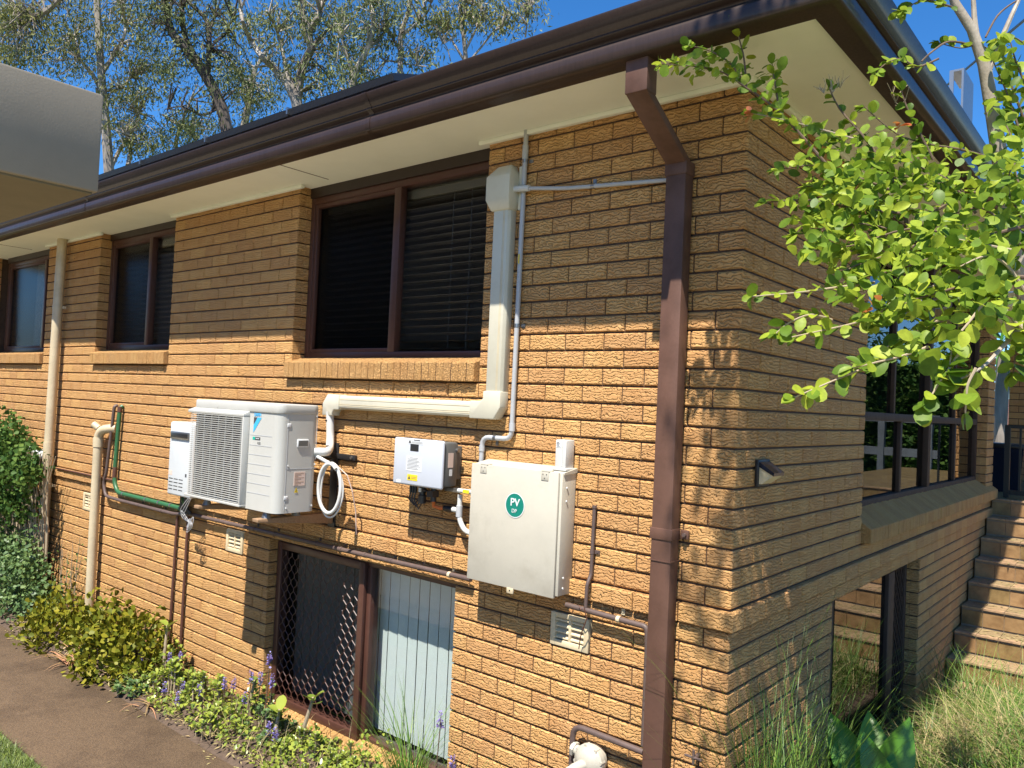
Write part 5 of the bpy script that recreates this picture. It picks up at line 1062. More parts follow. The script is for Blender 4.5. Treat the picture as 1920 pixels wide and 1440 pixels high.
# leafy shoots: (px polyline, depth0, depth1, leaf length m, density)
SH=[([(1700,420),(1683,357),(1630,270),(1575,205),(1555,165)],2.75,2.9,0.046,0.55,'twig',0.0075),
 ([(1560,320),(1490,240),(1450,200),(1400,165),(1340,130),(1240,120)],2.8,2.95,0.044,0.75,'twig',0.006),
 ([(1400,165),(1370,120),(1330,95),(1290,85)],2.95,3.0,0.042,0.9,'twig',0.004),([(1400,165),(1395,110),(1385,70),(1375,45)],2.95,2.95,0.05,0.5,'twig',0.004),([(1460,205),(1455,165),(1450,140),(1448,120)],2.9,2.9,0.040,1.0,'twig',0.004),
 ([(1330,130),(1280,115),(1235,125)],2.95,3.0,0.044,0.9,'twig',0.004),([(1600,260),(1530,240),(1470,225),(1410,212)],2.8,2.85,0.042,0.9,'twigl',0.004),
 ([(1680,360),(1600,330),(1530,310),(1460,318)],2.7,2.8,0.042,1.0,'twig',0.005),([(1690,400),(1600,390),(1510,375),(1435,380)],2.6,2.75,0.042,1.0,'twig',0.005),
 ([(1700,440),(1620,420),(1560,430),(1490,440)],2.55,2.7,0.042,1.0,'twig',0.005),([(1880,480),(1780,440),(1700,430),(1600,460),(1520,470)],2.4,2.5,0.046,1.0,'twig',0.006),
 ([(1640,530),(1560,540),(1500,548),(1410,556)],2.35,2.35,0.047,0.75,'twigl',0.004),([(1560,600),(1520,590),(1480,605),(1455,625)],2.35,2.3,0.05,0.75,'twigl',0.004),
 ([(1700,560),(1620,600),(1540,620),(1470,635)],2.3,2.3,0.05,0.9,'twigl',0.004),([(1680,660),(1620,690),(1560,715),(1490,745)],2.15,2.1,0.052,0.8,'twigl',0.004),
 ([(1740,650),(1690,668),(1640,680),(1600,690)],2.1,2.1,0.055,0.8,'twigl',0.004),([(1800,660),(1780,690),(1760,720),(1735,760)],1.95,1.95,0.055,0.9,'twigl',0.004),
 ([(1850,560),(1820,600),(1790,640),(1780,690)],2.0,1.95,0.056,0.85,'twigl',0.004),([(1830,690),(1815,720),(1812,745),(1810,775)],1.9,1.9,0.056,0.6,'twigl',0.004),
 ([(1925,600),(1880,650),(1840,690),(1790,715)],2.1,1.95,0.054,0.55,'barkm',0.008),([(1940,420),(1860,440),(1780,470),(1700,500),(1620,520)],2.3,2.3,0.05,1.0,'twig',0.006),
 ([(1930,520),(1860,520),(1790,540),(1720,560),(1650,590)],2.15,2.2,0.052,1.0,'twig',0.006),([(1860,360),(1790,360),(1720,350),(1650,320)],2.8,2.8,0.044,1.0,'twig',0.005),
 ([(1870,300),(1800,280),(1740,270),(1680,250),(1620,200)],2.9,2.85,0.044,0.9,'twig',0.005),([(1750,300),(1720,240),(1700,200),(1690,170)],2.85,2.85,0.046,0.9,'twig',0.005),
 ([(1760,110),(1720,125),(1690,110),(1660,120),(1640,140)],2.9,2.9,0.046,0.8,'twig',0.004),([(1790,15),(1760,5),(1730,0),(1690,20)],2.95,2.9,0.048,1.0,'twig',0.004),([(1780,-5),(1740,-20),(1700,-20)],2.95,2.9,0.05,1.0,'twig',0.004),
 ([(1870,110),(1840,85),(1800,90),(1760,80)],3.0,3.0,0.04,0.5,'twig',0.003),([(1930,90),(1900,70),(1870,75)],3.0,3.0,0.045,1.0,'twig',0.004),
 ([(1930,250),(1900,170),(1880,110),(1875,75)],2.9,2.9,0.046,1.0,'twig',0.005),([(1940,330),(1910,240),(1890,180),(1860,110)],2.8,2.85,0.046,0.9,'twig',0.005),([(1945,200),(1910,130),(1895,80)],2.8,2.8,0.05,0.9,'twig',0.005),
 ([(1940,420),(1905,330),(1900,270),(1880,220)],2.6,2.7,0.046,0.9,'twig',0.005),([(1940,470),(1910,400),(1890,350),(1900,300)],2.5,2.5,0.048,1.0,'twig',0.005),([(1930,480),(1880,420),(1840,390),(1790,400)],2.4,2.4,0.05,1.0,'twig',0.005),
 ([(1900,470),(1850,460),(1800,450),(1750,440)],2.2,2.2,0.055,1.0,'twigl',0.005),([(1930,560),(1890,500),(1850,480),(1800,500)],2.1,2.1,0.055,1.0,'twigl',0.005),([(1940,640),(1900,600),(1870,560),(1830,540)],2.05,2.05,0.055,1.0,'twigl',0.005),
 ([(1940,560),(1915,620),(1905,660),(1900,700)],2.2,2.2,0.055,0.9,'twig',0.005),([(1800,520),(1740,540),(1680,560),(1640,600)],2.2,2.25,0.05,1.0,'twigl',0.005),([(1760,600),(1720,620),(1680,640),(1650,660)],2.2,2.2,0.05,0.9,'twigl',0.004),
 ([(1720,460),(1660,480),(1600,500),(1570,520)],2.4,2.4,0.046,1.0,'twig',0.005),([(1640,420),(1590,380),(1550,350),(1510,350)],2.75,2.8,0.042,1.0,'twig',0.005),([(1780,380),(1740,400),(1700,390),(1640,370)],2.6,2.65,0.044,1.0,'twig',0.005),([(1830,400),(1780,340),(1740,320),(1700,300)],2.7,2.75,0.044,1.0,'twig',0.005)]
LV,LF=oval_leaf(); pos=[];dirs=[];ups=[];szs=[]
sun_v=np.array(SUN)
for (pp,da,db,ll,dens,bm_,r) in SH:
    pts=branch(pp,[da+(db-da)*i/(len(pp)-1) for i in range(len(pp))],r,0.0018,bm_,'shoot')
    acc=0.0; side=1; n=len(pts)
    for i in range(n-1):
        a,b=np.array(pts[i]),np.array(pts[i+1]); seg=b-a; Ls=np.linalg.norm(seg); t=seg/max(Ls,1e-6)
        u=0.0; f=(i+1)/n
        if f<0.12: continue
        step=0.0175/dens
        while acc<Ls:
            p=a+t*acc; side=-side
            for s_ in (side,-side) if rng.random()<0.55 else (side,):
                w=np.cross(t,sun_v+0.5*nr.normal(size=3)); w=w/np.linalg.norm(w)
                d=0.62*t+s_*w*0.95+0.35*nr.normal(size=3); L_=ll*rng.uniform(0.62,1.2)
                pos.append(p); dirs.append(d); ups.append(0.8*sun_v*0.6+np.array([0.25,-0.35,0.35])+0.45*nr.normal(size=3)); szs.append(L_)
            acc+=step*rng.uniform(0.6,1.5)
        acc-=Ls
    for k in range(3):
        pos.append(np.array(pts[-1])); dirs.append(unit(np.array(pts[-1])-np.array(pts[-3]))+0.5*nr.normal(size=3)); ups.append(sun_v+0.4*nr.normal(size=3)); szs.append(ll*rng.uniform(0.7,1.1))
# fill twigs inside the crown, and the part of the crown above the frame that dapples the corner
FILL=[(1660,330,110,60,2.75,150),(1700,420,140,60,2.5,170),(1780,470,110,60,2.3,140),(1640,560,90,45,2.3,90),(1880,420,50,120,2.45,120),(1760,330,90,50,2.75,100),(1560,390,60,50,2.7,60),(1900,200,40,90,2.85,60),(1740,560,90,40,2.2,90),(1860,560,60,60,2.1,70),(1890,330,40,90,2.6,70),(1600,300,90,60,2.8,90),(1760,640,60,40,2.0,40),(1540,450,60,40,2.55,40),(1560,300,70,60,2.8,60),(1620,370,90,60,2.7,110),(1520,390,50,40,2.75,40),(1330,120,80,35,2.95,60),(1450,170,35,40,2.9,30),(1600,470,80,50,2.5,80)]
for (cx,cy,rx,ry,d,n) in FILL:
    for k in range(n):
        a=rng.uniform(0,6.28); q=math.sqrt(rng.random()); pos.append(at(cx+rx*q*math.cos(a),cy+ry*q*math.sin(a),d+rng.uniform(-.25,.35))); dirs.append(nr.normal(size=3)+np.array([-.4,-.2,0])); ups.append(sun_v*0.8+0.6*nr.normal(size=3)); szs.append(rng.uniform(0.03,0.052))
pos=np.array(pos);dirs=np.array(dirs);ups=np.array(ups);szs=np.array(szs)
Rm=frames(dirs,ups)
vis=np.array([ (s/ pix(p)[2]) if (0<pix(p)[0]<1920 and 0<pix(p)[1]<1440) else 0 for p,s in zip(pos,szs)])
ordl=np.argsort(-vis); one=ordl[:300]; rest=ordl[300:]
lms=[]
for k in range(8):
    v,f=oval_leaf(rng.uniform(0.30,0.40),rng.uniform(0.04,0.2),rng.uniform(-0.3,0.05)); me=bpy.data.meshes.new('leaf'); me.from_pydata([tuple(x) for x in v],[],[tuple(int(i) for i in x) for x in f]); me.update(); me.polygons.foreach_set('use_smooth',[True]*len(me.polygons)); set_tint(me,k/7.0); me.materials.append(MT['leafm']); lms.append(me)
for i in one:
    o=bpy.data.objects.new('leaf',rng.choice(lms)); COL.objects.link(o); attach(o,tr)
    o.matrix_basis=Matrix.Translation(Vector(pos[i]))@Matrix([[Rm[i][r_][c_]*szs[i] for c_ in range(3)] for r_ in range(3)]).to_4x4()
o=scatter('foliage',LV,LF,pos[rest],Rm[rest],szs[rest][:,None]*np.c_[nr.uniform(.75,1.2,len(rest)),np.ones(len(rest)),nr.uniform(-.4,2.2,len(rest))],'leafm',tr,smooth=True); o['kind']='stuff'
# reddish young shoots and dry seed heads
for (px_,py_,d_) in ((1408,213,2.83),(1640,575,2.2),(1690,235,2.8)):
    c=at(px_,py_,d_); k=6; scatter('young_leaves',LV,LF,c+0.008*nr.normal(size=(k,3)),frames(nr.normal(size=(k,3))+np.array([-.8,0,.3])),nr.uniform(0.02,0.034,k),'leafr',tr,smooth=True)
for (px_,py_) in ((1560,150),(1575,140),(1545,150),(1680,165),(1690,180)):
    c=Vector(at(px_,py_+25,2.88)); mb=MB()
    for k in range(6): e=c+Vector((rng.uniform(-.04,.04),rng.uniform(-.04,.04),rng.uniform(.02,.07))); mb.tube([c,c.lerp(e,.5)+Vector((rng.uniform(-.01,.01),0,.005)),e],[.0016,.0013,.001],4)
    mb.build('seed_stalk','twigl',tr)
# out-of-frame upper crown: real leaves that throw the dappled shade on the corner
U=[];US=[]
for k in range(50):
    tgt=np.array([rng.uniform(-0.04,0.0) if rng.random()<0.15 else 0.0, 0.0, rng.uniform(-2.5,-1.1)])
    if tgt[0]==0.0: tgt=np.array([0.0,rng.uniform(0.05,0.9),rng.uniform(-3.3,-1.6)])
    s=rng.uniform(2.2,3.0); c=tgt+np.array([.21,-1,1.92])*s
    for j in range(rng.randint(5,13)): U.append(c+0.10*nr.normal(size=3)); US.append(rng.uniform(.04,.06))
U=np.array(U); ok=np.array([not(-40<pix(p)[0]<1960 and -40<pix(p)[1]<1480 and pix(p)[2]>0) for p in U])
U=U[ok]; US=np.array(US)[ok]
o=scatter('upper_foliage',LV,LF,U,frames(nr.normal(size=(len(U),3))),US,'leafm',tr,smooth=True); o['kind']='stuff'
top=Vector(at(1770,-80,3.0))
for k in range(0,len(U),max(1,len(U)//9)):
    e=Vector(U[k]); m=top.lerp(e,.5)+Vector((0,0,.25)); MB().tube(smooth_path([top,m,e],4),[.010+(.002-.010)*i/8 for i in range(9)],6).build('branch','barkm',tr,smooth=True)
print('myrtle leaves',len(pos),'upper',len(U))

# ------------------------------------------------------------------ shrubs and bed plants on the left
def dome_leaves(c, r, n, jit=0.12, low=-0.15, inner=0.35):
    """points through the outer shell of a lumpy dome, with outward directions"""
    d=unit(nr.normal(size=(n,3))); d[:,2]=np.abs(d[:,2])*1.0+low*nr.random(n); d=unit(d)
    lump=1+0.16*np.sin(5*d[:,0]+3*d[:,1]+c[0]*7)+0.12*np.sin(7*d[:,2]+4*d[:,0]+c[1]*5)+jit*nr.normal(size=n)
    rad=(1-inner*nr.random(n)**2)*lump
    return np.array(c)+d*np.array(r)*rad[:,None], d
JL=(np.array([[0,0,0],[.27,.35,.05],[.37,.72,.09],[0,1,.0],[-.37,.72,.09],[-.27,.35,.05]]),np.array([[0,1,2,3],[0,3,4,5]]))
def shrub(name,label,cat,c,r,n,leaf,size,out=0.8,stems=14,inner=0.5,shape=JL,stemmat='twig',low=-0.15):
    t=thing(name,label,cat,(c[0],c[1],GZ)); mb=MB()
    for k in range(stems):
        a=rng.uniform(0,6.28); e=Vector((c[0]+r[0]*0.75*math.cos(a)*rng.random(),c[1]+r[1]*0.75*math.sin(a)*rng.random(),c[2]+r[2]*rng.uniform(0.3,0.85))); b=Vector((c[0]+0.12*math.cos(a),c[1]+0.1*math.sin(a),GZ)); mb.tube([b,b.lerp(e,.5)+Vector((0.03*math.cos(a),0.03*math.sin(a),0)),e],[.012,.009,.004],5)
    mb.build('stems',stemmat,t)['kind']='stuff'
    p,d=dome_leaves(c,r,n,inner=inner,low=low); p[:,1]=np.minimum(p[:,1],-0.02) if c[1]<0 and c[0]<0 else p[:,1]; p[:,2]=np.maximum(p[:,2],GZ+0.01)
    dd=d*out+0.7*nr.normal(size=d.shape)+np.array([0,0,.25]); o=scatter('foliage',*shape,p,frames(dd,d+0.5*nr.normal(size=d.shape)),nr.uniform(*size,n),leaf,t); o['kind']='stuff'; return t
shrub('jade_shrub','rounded olive-green jade shrub by the short vent pipe, larger and nearer one','shrub',(-4.78,-0.36,GZ-0.02),(0.52,0.30,0.50),2600,'leafj',(0.035,0.060))
shrub('jade_shrub','lower olive-green jade shrub left of the short vent pipe','shrub',(-5.86,-0.36,GZ-0.02),(0.60,0.30,0.36),2200,'leafj',(0.033,0.055))
# climber on the far left, a tall upper mass and a lower one
def mass(label,blobs,leaf,size,n):
    t=thing('climbing_shrub',label,'shrub',(-7.7,-0.2,GZ)); mb=MB()
    for k in range(26):
        x=rng.uniform(-8.4,-6.95); b=Vector((x,-0.12,GZ)); mb.tube([b,b+Vector((rng.uniform(-.15,.15),-.02,0.8)),b+Vector((rng.uniform(-.3,.3),-.05,1.5))],[.012,.009,.004],5)
    mb.build('stems','twigl',t)['kind']='stuff'; P=[];D=[]
    w=np.array([b[6] for b in blobs]); w=w/w.sum()
    for b,k in zip(blobs,nr.multinomial(n,w)):
        p,d=dome_leaves(b[:3],b[3:6],k,low=-1.0,inner=0.7); P.append(p); D.append(d)
    P=np.concatenate(P);D=np.concatenate(D); P[:,1]=np.minimum(P[:,1],-0.03); P[:,2]=np.maximum(P[:,2],GZ+.02)
    o=scatter('foliage',*JL,P,frames(D*0.5+0.8*nr.normal(size=D.shape)+np.array([0,0,-.3]),D+0.6*nr.normal(size=D.shape)),nr.uniform(*size,len(P)),leaf,t); o['kind']='stuff'
mass('tall dark green climbing shrub covering the wall at the left edge',[(-8.0,-0.28,-2.0,0.55,0.22,0.30,2),(-7.35,-0.28,-2.25,0.42,0.2,0.26,2),(-7.75,-0.3,-2.6,0.6,0.22,0.35,2),(-7.9,-0.3,-3.1,0.5,0.2,0.4,1),(-8.6,-0.3,-2.4,0.5,0.25,0.7,1)],'leafb',(0.035,0.062),5200)
mass('paler green bush at the foot of the tall cream pipe',[(-7.15,-0.32,-3.15,0.5,0.22,0.32,2),(-6.75,-0.34,-3.42,0.45,0.22,0.24,1.6),(-7.6,-0.34,-3.3,0.5,0.22,0.3,1)],'leafbg',(0.028,0.05),4200)
# sparse upright twiggy stalk by the cream pipe
tw=thing('wiry_weed','wiry upright weed growing against the wall between the cream pipes','weed',(-6.6,-0.1,GZ))
mb=MB(); P=[]
for k in range(7):
    b=Vector((-6.62+0.05*k,-0.1,GZ)); e=b+Vector((rng.uniform(-.05,.28),-.02,rng.uniform(.45,.85))); mb.tube([b,b.lerp(e,.6)+Vector((-.03,0,0)),e],[.005,.004,.002],5)
    for j in range(12): P.append(np.array(b.lerp(e,0.35+0.05*j))+0.02*nr.normal(size=3))
mb.build('stems','twigl',tw)['kind']='stuff'; P=np.array(P); scatter('foliage',*JL,P,frames(nr.normal(size=P.shape)),nr.uniform(.02,.035,len(P)),'leafb',tw)
# strap-leaved dry plants on the path edge
def strap(name,label,c,n,L,m,w=0.012,up=0.6,spread=1.0,cat='plant',group=None,droop=1.0):
    bv,bf=blade(5,0.5); bv=bv.copy(); bv[:,2]*=droop
    a=nr.uniform(0,6.283,n); el=nr.uniform(up*0.5,up*1.4,n); d=np.c_[np.cos(a)*spread,np.sin(a)*spread,el]
    ln=nr.uniform(L*0.55,L*1.15,n); sc=np.c_[np.full(n,w)*nr.uniform(.7,1.3,n),ln,ln]
    p=np.array(c)+np.c_[0.03*nr.normal(size=(n,2)),np.zeros(n)]
    o=scatter(name,bv,bf,p,frames(d),sc,m); tag(o,label,cat,group); return o
strap('strap_plant','bronze strap-leaved plant at the path edge below the jade shrubs',(-5.12,-0.56,GZ+.02),34,0.30,'pinkstem',0.016,0.7)
strap('strap_plant','sprawling tan strap-leaved plant beside the path under the purple flowers',(-3.95,-0.52,GZ+.02),18,0.22,'pinkstem',0.014,0.4)
# succulent clumps
def clump(label,c,r,n,m,size,h=0.16,cat='plant',name='succulent_clump',group=None):
    t=thing(name,label,cat,(c[0],c[1],GZ),group); P=[];D=[];U=[];S=[]; mb=MB()
    for k in range(n):
        a=rng.uniform(0,6.28); q=math.sqrt(rng.random())*r; hh=h*(1-0.6*(q/r)**2)*rng.uniform(.6,1.15)
        x,y=c[0]+q*math.cos(a),min(c[1]+q*math.sin(a)*0.8,-0.02); top=np.array([x,y,GZ+0.02+hh]); mb.tube([(x,y,GZ),(x+.01,y,GZ+hh*.5),tuple(top)],0.006,5)
        tilt=np.array([0.3*math.cos(a),0.3*math.sin(a)-0.15,1.0])
        for j in range(13):
            b=j*2.4; el=0.15+0.07*j; P.append(top-np.array([0,0,0.035*(1-j/13)])); D.append([math.cos(b),math.sin(b),el]); U.append(tilt); S.append(rng.uniform(*size)*(1-0.03*j))
    mb.build('stems','twigl',t)['kind']='stuff'; P,D,U,S=map(np.array,(P,D,U,S)); o=scatter('rosettes',*JL,P,frames(D,U),S,m,t); o['kind']='stuff'; return t
clump('yellow-green succulent rosettes below the two drop pipes',(-3.98,-0.36),0.20,20,'leafs',(.04,.06),0.24)
clump('bright green succulent clump left of the diamond screen',(-3.62,-0.30),0.18,18,'leafs',(.035,.055),0.24)
clump('low blue-green ground cover plant against the wall',(-3.16,-0.13),0.12,13,'leafbg',(.03,.045),0.2)
clump('sprawling yellow-green succulent at the path edge',(-3.22,-0.42),0.24,26,'leafs',(.03,.05),0.15)
clump('leafy green succulent below the diamond screen corner',(-2.93,-0.25),0.20,18,'leafbg',(.03,.05),0.18)
clump('yellow-tipped succulent patch under the lower window',(-2.52,-0.28),0.22,26,'leafs',(.03,.045),0.16)
clump('succulent patch at the right end of the lower window sill',(-2.16,-0.22),0.18,18,'leafs',(.03,.045),0.18)
clump('grey-green rosettes at the foot of the larger jade shrub',(-4.22,-0.50),0.17,16,'leafbg',(.04,.06),0.10)
n=2600; xx=nr.uniform(-4.45,-1.75,n); yy=-0.06-0.52*nr.random(n); hh=0.03+0.10*np.clip(np.sin(xx*5.3)+np.sin(xx*11+yy*9)+.6,0,2)*nr.random(n)
o=scatter('ground_cover',*JL,np.c_[xx,yy,GZ+.04+hh],frames(nr.normal(size=(n,3))+np.array([0,0,.7])),nr.uniform(.018,.036,n),'leafs'); tag(o,'low yellow-green ground cover filling the garden bed','ground cover',kind='stuff')
n=420; xx=nr.uniform(-4.6,-1.8,n); yy=-0.08-0.5*nr.random(n); bv,bf=blade(4,.5); ln=nr.uniform(.08,.26,n)
o=scatter('dry_stems',bv,bf,np.c_[xx,yy,np.full(n,GZ+.05)],frames(np.c_[.7*nr.normal(size=(n,2)),np.ones(n)*.8]),np.c_[np.full(n,.004),ln,ln],'dry'); tag(o,'dry straw stems among the bed plants','stems',kind='stuff')
# paddle-leaved succulents with bare stems
def paddle(label,c,h,n,lean):
    t=thing('paddle_succulent',label,'plant',(c[0],c[1],GZ)); e=np.array([c[0]+lean,c[1],GZ+h]); MB().tube([(c[0],c[1],GZ),(c[0]+lean*.2,c[1]-.02,GZ+h*.5),tuple(e)],[.016,.013,.009],8).build('stem','twigl',t,smooth=True)
    for k in range(n):
        a=k*2.4; d=np.array([[math.cos(a),math.sin(a)*.7-.2,.35+.12*k]]); me=lms[k%8].copy(); me.materials[0]=MT['leafs']; o=bpy.data.objects.new('leaf',me); COL.objects.link(o); attach(o,t); R_=frames(d)[0]; s=rng.uniform(.07,.10)
        o.matrix_basis=Matrix.Translation(Vector(e-np.array([0,0,.02*(n-k)*.5])))@Matrix([[R_[i][j]*s for j in range(3)] for i in range(3)]).to_4x4()
paddle('paddle-leaved succulent in front of the diamond screen',(-2.80,-0.27),0.24,7,0.0); paddle('forked succulent stem with few leaves before the screen',(-2.62,-0.20),0.36,4,0.06); paddle('tall paddle-leaved plant beside the right drop pipe',(-4.33,-0.22),0.42,5,-0.02); paddle('slim paddle-leaved plant at the left window edge',(-3.22,-0.2),0.3,4,0.03)
# purple flower spikes
FLW=[(-4.18,-.28,-3.42),(-4.50,-.34,-3.52),(-4.06,-.26,-3.38),(-3.60,-.36,-3.47),(-3.78,-.38,-3.52),(-3.86,-.47,-3.56),(-3.62,-.50,-3.54),(-3.42,-.28,-3.40),(-3.33,-.27,-3.38),(-3.16,-.25,-3.30),(-3.10,-.22,-3.30),(-2.97,-.22,-3.28),(-2.92,-.28,-3.12),(-3.14,-.30,-3.42),(-2.80,-.34,-3.55),(-2.70,-.36,-3.58),(-1.50,-.18,-3.12),(-1.38,-.2,-3.3)]
FLW.sort(key=lambda q: pix(q)[0])
for i,(x,y,z) in enumerate(FLW):
    t=thing('flower_spike','purple flower spike, '+ORD[i]+' from the left along the garden bed','flower',(x,y,GZ),'purple flower spikes'); z=max(z,GZ+0.10)
    MB().tube([(x-.03,y,GZ),(x-.015,y,(GZ+z)/2),(x,y,z),(x+.004,y,z+.085)],[.004,.0035,.003,.0015],5).build('stem','twig',t)
    k=54; u=nr.random(k); a=nr.uniform(0,6.28,k); p=np.c_[x+.006*np.cos(a),y+.006*np.sin(a),z+.085*u]; d=np.c_[np.cos(a),np.sin(a),.5+.4*nr.normal(size=k)]
    o=scatter('petals',*JL,p,frames(d),nr.uniform(.012,.022,k)*(1.1-.55*u),'flower',t)
# grass tuft in front of the lower window
strap('grass_tuft','fine green grass tuft in front of the white blinds',(-1.66,-0.22,GZ+.02),150,0.62,'grass',0.0055,1.9,0.55,'grass')
strap('grass_tuft','low fine grass tuft right of the lower window',(-1.30,-0.22,GZ+.02),60,0.40,'grass',0.005,1.7,0.6,'grass')
# leaf litter on soil and a few on the path
n=900; P=np.c_[nr.uniform(-6.5,-1.2,n),np.clip(nr.normal(-.5,.07,n),-.72,-.05),np.full(n,GZ+.055)]; P[P[:,1]<-.6,2]=GZ+.016
o=scatter('leaf_litter',*LEAF_Q,P,frames(np.c_[nr.normal(size=(n,2)),.25*nr.normal(size=n)]),nr.uniform(.02,.05,n),'dry'); tag(o,'dry leaf litter along the path edge','litter',kind='stuff')
# lawn
n=26000; P=np.c_[nr.uniform(-7.5,-2.2,n),-1.38-1.1*nr.random(n)**1.3,np.full(n,GZ)]
bv,bf=blade(2,0.5); ln=nr.uniform(.03,.065,n); o=scatter('lawn_grass',bv,bf,P,frames(np.c_[.5*nr.normal(size=(n,2)),np.ones(n)]),np.c_[np.full(n,.004),ln,ln],'lawn'); tag(o,'mown green lawn beyond the path','grass',kind='stuff')

# ------------------------------------------------------------------ right side: long grass, broad leaves
def tussock(label,c,n,L,m,w=0.0065,up=1.5,r=0.08,droop=1.2,spread=0.6):
    bv,bf=blade(5,0.5); bv=bv.copy(); bv[:,2]*=droop
    a=nr.uniform(0,6.283,n); d=np.c_[np.cos(a)*spread*nr.random(n),np.sin(a)*spread*nr.random(n),nr.uniform(.6,1.2,n)*up]
    ln=nr.uniform(L*.5,L*1.12,n); p=np.array(c)+np.c_[r*nr.normal(size=(n,2)),np.zeros(n)]; p[:,0]=np.maximum(p[:,0],0.03)
    return scatter('grass_clump',bv,bf,p,frames(d),np.c_[w*nr.uniform(.6,1.3,n),ln,ln],m)
tag(tussock('',(0.17,0.16,GZ),360,1.32,'grass',r=.10,up=2.3,droop=.9,w=.006),'tall green grass clump at the foot of the house corner','grass clump','tall grass clumps on the right')
tag(tussock('',(0.20,0.55,GZ),300,0.98,'grass',r=.13,up=2.0,droop=1.0),'green grass clump against the side wall before the glass door','grass clump','tall grass clumps on the right')
tag(tussock('',(0.36,2.55,GZ),220,0.46,'grass',r=.14,up=1.6),'shaded grass clump in front of the glass door','grass clump','tall grass clumps on the right')
tag(tussock('',(0.36,3.55,GZ),300,0.60,'grass',r=.16,up=1.5),'green grass clump at the foot of the steps','grass clump','tall grass clumps on the right')
n=26000
xy=np.c_[nr.uniform(0.22,2.3,n),nr.uniform(0.3,4.0,n)]; den=np.array([mound_z(x,y)-GZ for x,y in xy]); keep=nr.random(n)<np.clip(den*4.0,0.12,1.0)
xy=xy[keep]; n=len(xy); z=np.array([mound_z(x,y) for x,y in xy]); bv,bf=blade(4,0.5); bv=bv.copy(); bv[:,2]*=1.6
sw=np.sin(xy[:,0]*4+1)+np.sin(xy[:,1]*3.1+xy[:,0]*2); dv=np.c_[.8*nr.normal(size=n)+.35*sw,.8*nr.normal(size=n)-.25,nr.uniform(.5,1.5,n)]; ln=nr.uniform(.16,.42,n); pick=nr.random(n)+0.18*sw
for sel,m,lab in ((pick<0.52,'grass','long green grass covering the mound by the steps'),(pick>=0.52,'dry','straw-coloured dead grass matted among the green')):
    o=scatter('mound_grass',bv,bf,np.c_[xy,z][sel],frames(dv[sel]),np.c_[np.full(sel.sum(),.0065),ln[sel],ln[sel]],m); tag(o,lab,'grass',kind='stuff')
# broad-leaved plant
bp_=thing('broad_leaf_plant','dark green plant with broad pointed leaves below the glass door','plant',(0.35,0.95,GZ))
def broad(c,d,L,up,W=0.21):
    ys=[0,.12,.3,.5,.7,.88,1]; ws=[.10,.35,.85,1,.8,.4,.02]; V=[];F=[]
    for y,q in zip(ys,ws):
        zz=-.28*y*y; V += [(-q*W,y,zz+.22*q*W),(-q*W*.5,y,zz+.05*q*W),(0,y,zz),(q*W*.5,y,zz+.05*q*W),(q*W,y,zz+.22*q*W)]
    for i in range(len(ys)-1):
        for k in range(4): a=5*i+k; F.append((a,a+1,a+6,a+5))
    me=bpy.data.meshes.new('leaf'); me.from_pydata(V,[],F); me.update(); me.polygons.foreach_set('use_smooth',[True]*len(F)); set_tint(me,rng.random()); me.materials.append(MT['broad']); o=bpy.data.objects.new('leaf',me); COL.objects.link(o); attach(o,bp_)
    R_=frames(np.array([d]),np.array([up]))[0]; o.matrix_basis=Matrix.Translation(Vector(c))@Matrix([[R_[i][j]*L for j in range(3)] for i in range(3)]).to_4x4()
    MB().tube([(0.35,0.80,GZ),tuple((np.array([0.35,.8,GZ])+np.array(c))/2+np.array([0,0,.05])),tuple(c)],[.012,.010,.007],6).build('stalk','broad',bp_,smooth=True)
b0=np.array([0.50,0.45,-3.06])
for (d,L,up) in (((-.15,.2,1.0),.42,(.5,-1,.2)),((.05,.1,1.0),.36,(.7,-.9,.1)),((-.5,.05,.9),.36,(.3,-1,.4)),((.75,.1,.35),.40,(.2,-.5,1)),((.8,-.1,-.05),.36,(.3,-.6,1)),((.35,.0,.85),.40,(.6,-1,.3)),((-.2,-.2,.7),.3,(.2,-1,.5)),((.55,-.3,.2),.33,(.2,-.6,1))): broad(b0+0.03*nr.normal(size=3),d,L,up)
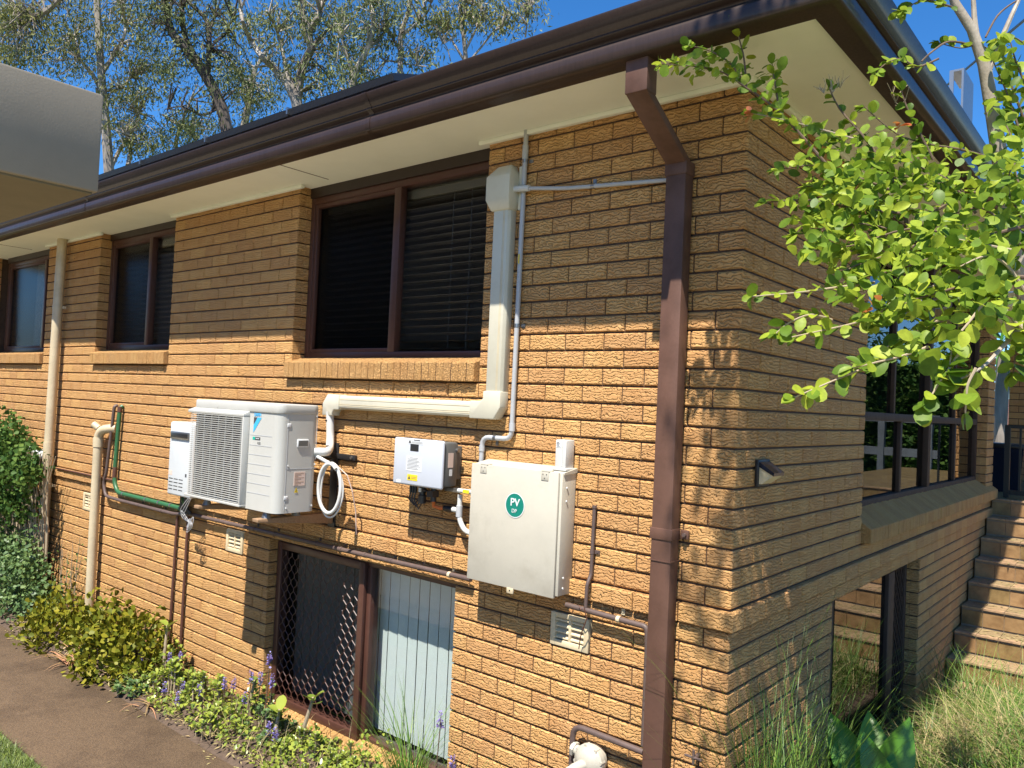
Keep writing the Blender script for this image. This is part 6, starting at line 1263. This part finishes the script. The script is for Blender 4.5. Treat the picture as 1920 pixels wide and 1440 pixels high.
# ------------------------------------------------------------------ garden on the far right, seen only mirrored in the side glass
hd=thing('garden_hedge','sunlit green hedge across the garden mirrored in the side window','hedge',(4,15,GZ))
P=[];D=[]
for k in range(190):
    c=np.array([rng.uniform(1.0,6.5),rng.uniform(12.6,14.5),GZ+rng.uniform(.2,3.5)]); p,d=dome_leaves(c,(.8,.8,.7),130,low=-.8); P.append(p);D.append(d)
P=np.concatenate(P);D=np.concatenate(D); scatter('foliage',*JL,P,frames(D+.5*nr.normal(size=D.shape)),nr.uniform(.07,.13,len(P)),'leafb',hd)['kind']='stuff'
mb=MB()
for k in range(6): x=1.5+k; mb.tube([(x,15.5,GZ),(x,15.5+.2,GZ+2.6)],[.06,.03],6)
mb.build('stems','twig',hd)['kind']='stuff'
MB().box(0.9,7.0,13.4,14.6,GZ,-0.3).build('leaf_core','leafb',hd)
fc_=thing('timber_rail','grey timber rail and posts across the garden, mirrored in the window','fence',(3.4,11.5,GZ))
for k in range(5): mb=MB(); mb.box(1.4+.75*k,1.52+.75*k,11.45,11.55,GZ,-1.3); mb.build('post','wood',fc_)
for z in (-1.42,-2.0): mb=MB(); mb.box(1.3,4.6,11.47,11.53,z,z+.14); mb.build('rail','wood',fc_)
# palm fronds in the narrow sky gap
pm=thing('palm','palm fronds hanging in the narrow gap beside the rear wing','palm',(-0.9,12.5,GZ))
MB().tube([(-0.9,12.5,GZ),(-0.8,12.4,-0.2)],[.14,.10],8).build('trunk','bark',pm,smooth=True)
for (a,b) in (((-0.78,12.4,-0.2),(0.0,11.6,-0.55)),((-0.78,12.4,-0.2),(-0.1,11.4,-0.95)),((-0.78,12.4,-0.2),(-1.4,11.8,-.2)),((-0.78,12.4,-.2),(-.6,11.5,.3))):
    a=np.array(a);b=np.array(b); mb=MB(); mb.tube([tuple(a),tuple((a+b)/2+np.array([0,0,.15])),tuple(b)],[.02,.015,.006],5); fr_=mb.build('frond','broad',pm)
    u=np.repeat(np.linspace(.15,1,16),2); p=a+(b-a)*u[:,None]+np.array([0,0,.15])*(4*u*(1-u))[:,None]; s=np.tile([1,-1],16)[:,None]; t=unit((b-a)[None]); w=np.cross(t,[0,0,1.0]); d=t*.5+s*w*.5+np.array([0,0,-.8]); bv,bf=blade(3,.5); ln=np.full(32,.36)
    scatter('leaflets',bv,bf,p,frames(d),np.c_[np.full(32,.03),ln,ln],'broad',fr_)
print('objects',len(bpy.data.objects),'tris~',sum(len(o.data.polygons) for o in bpy.data.objects if o.type=='MESH')*2)
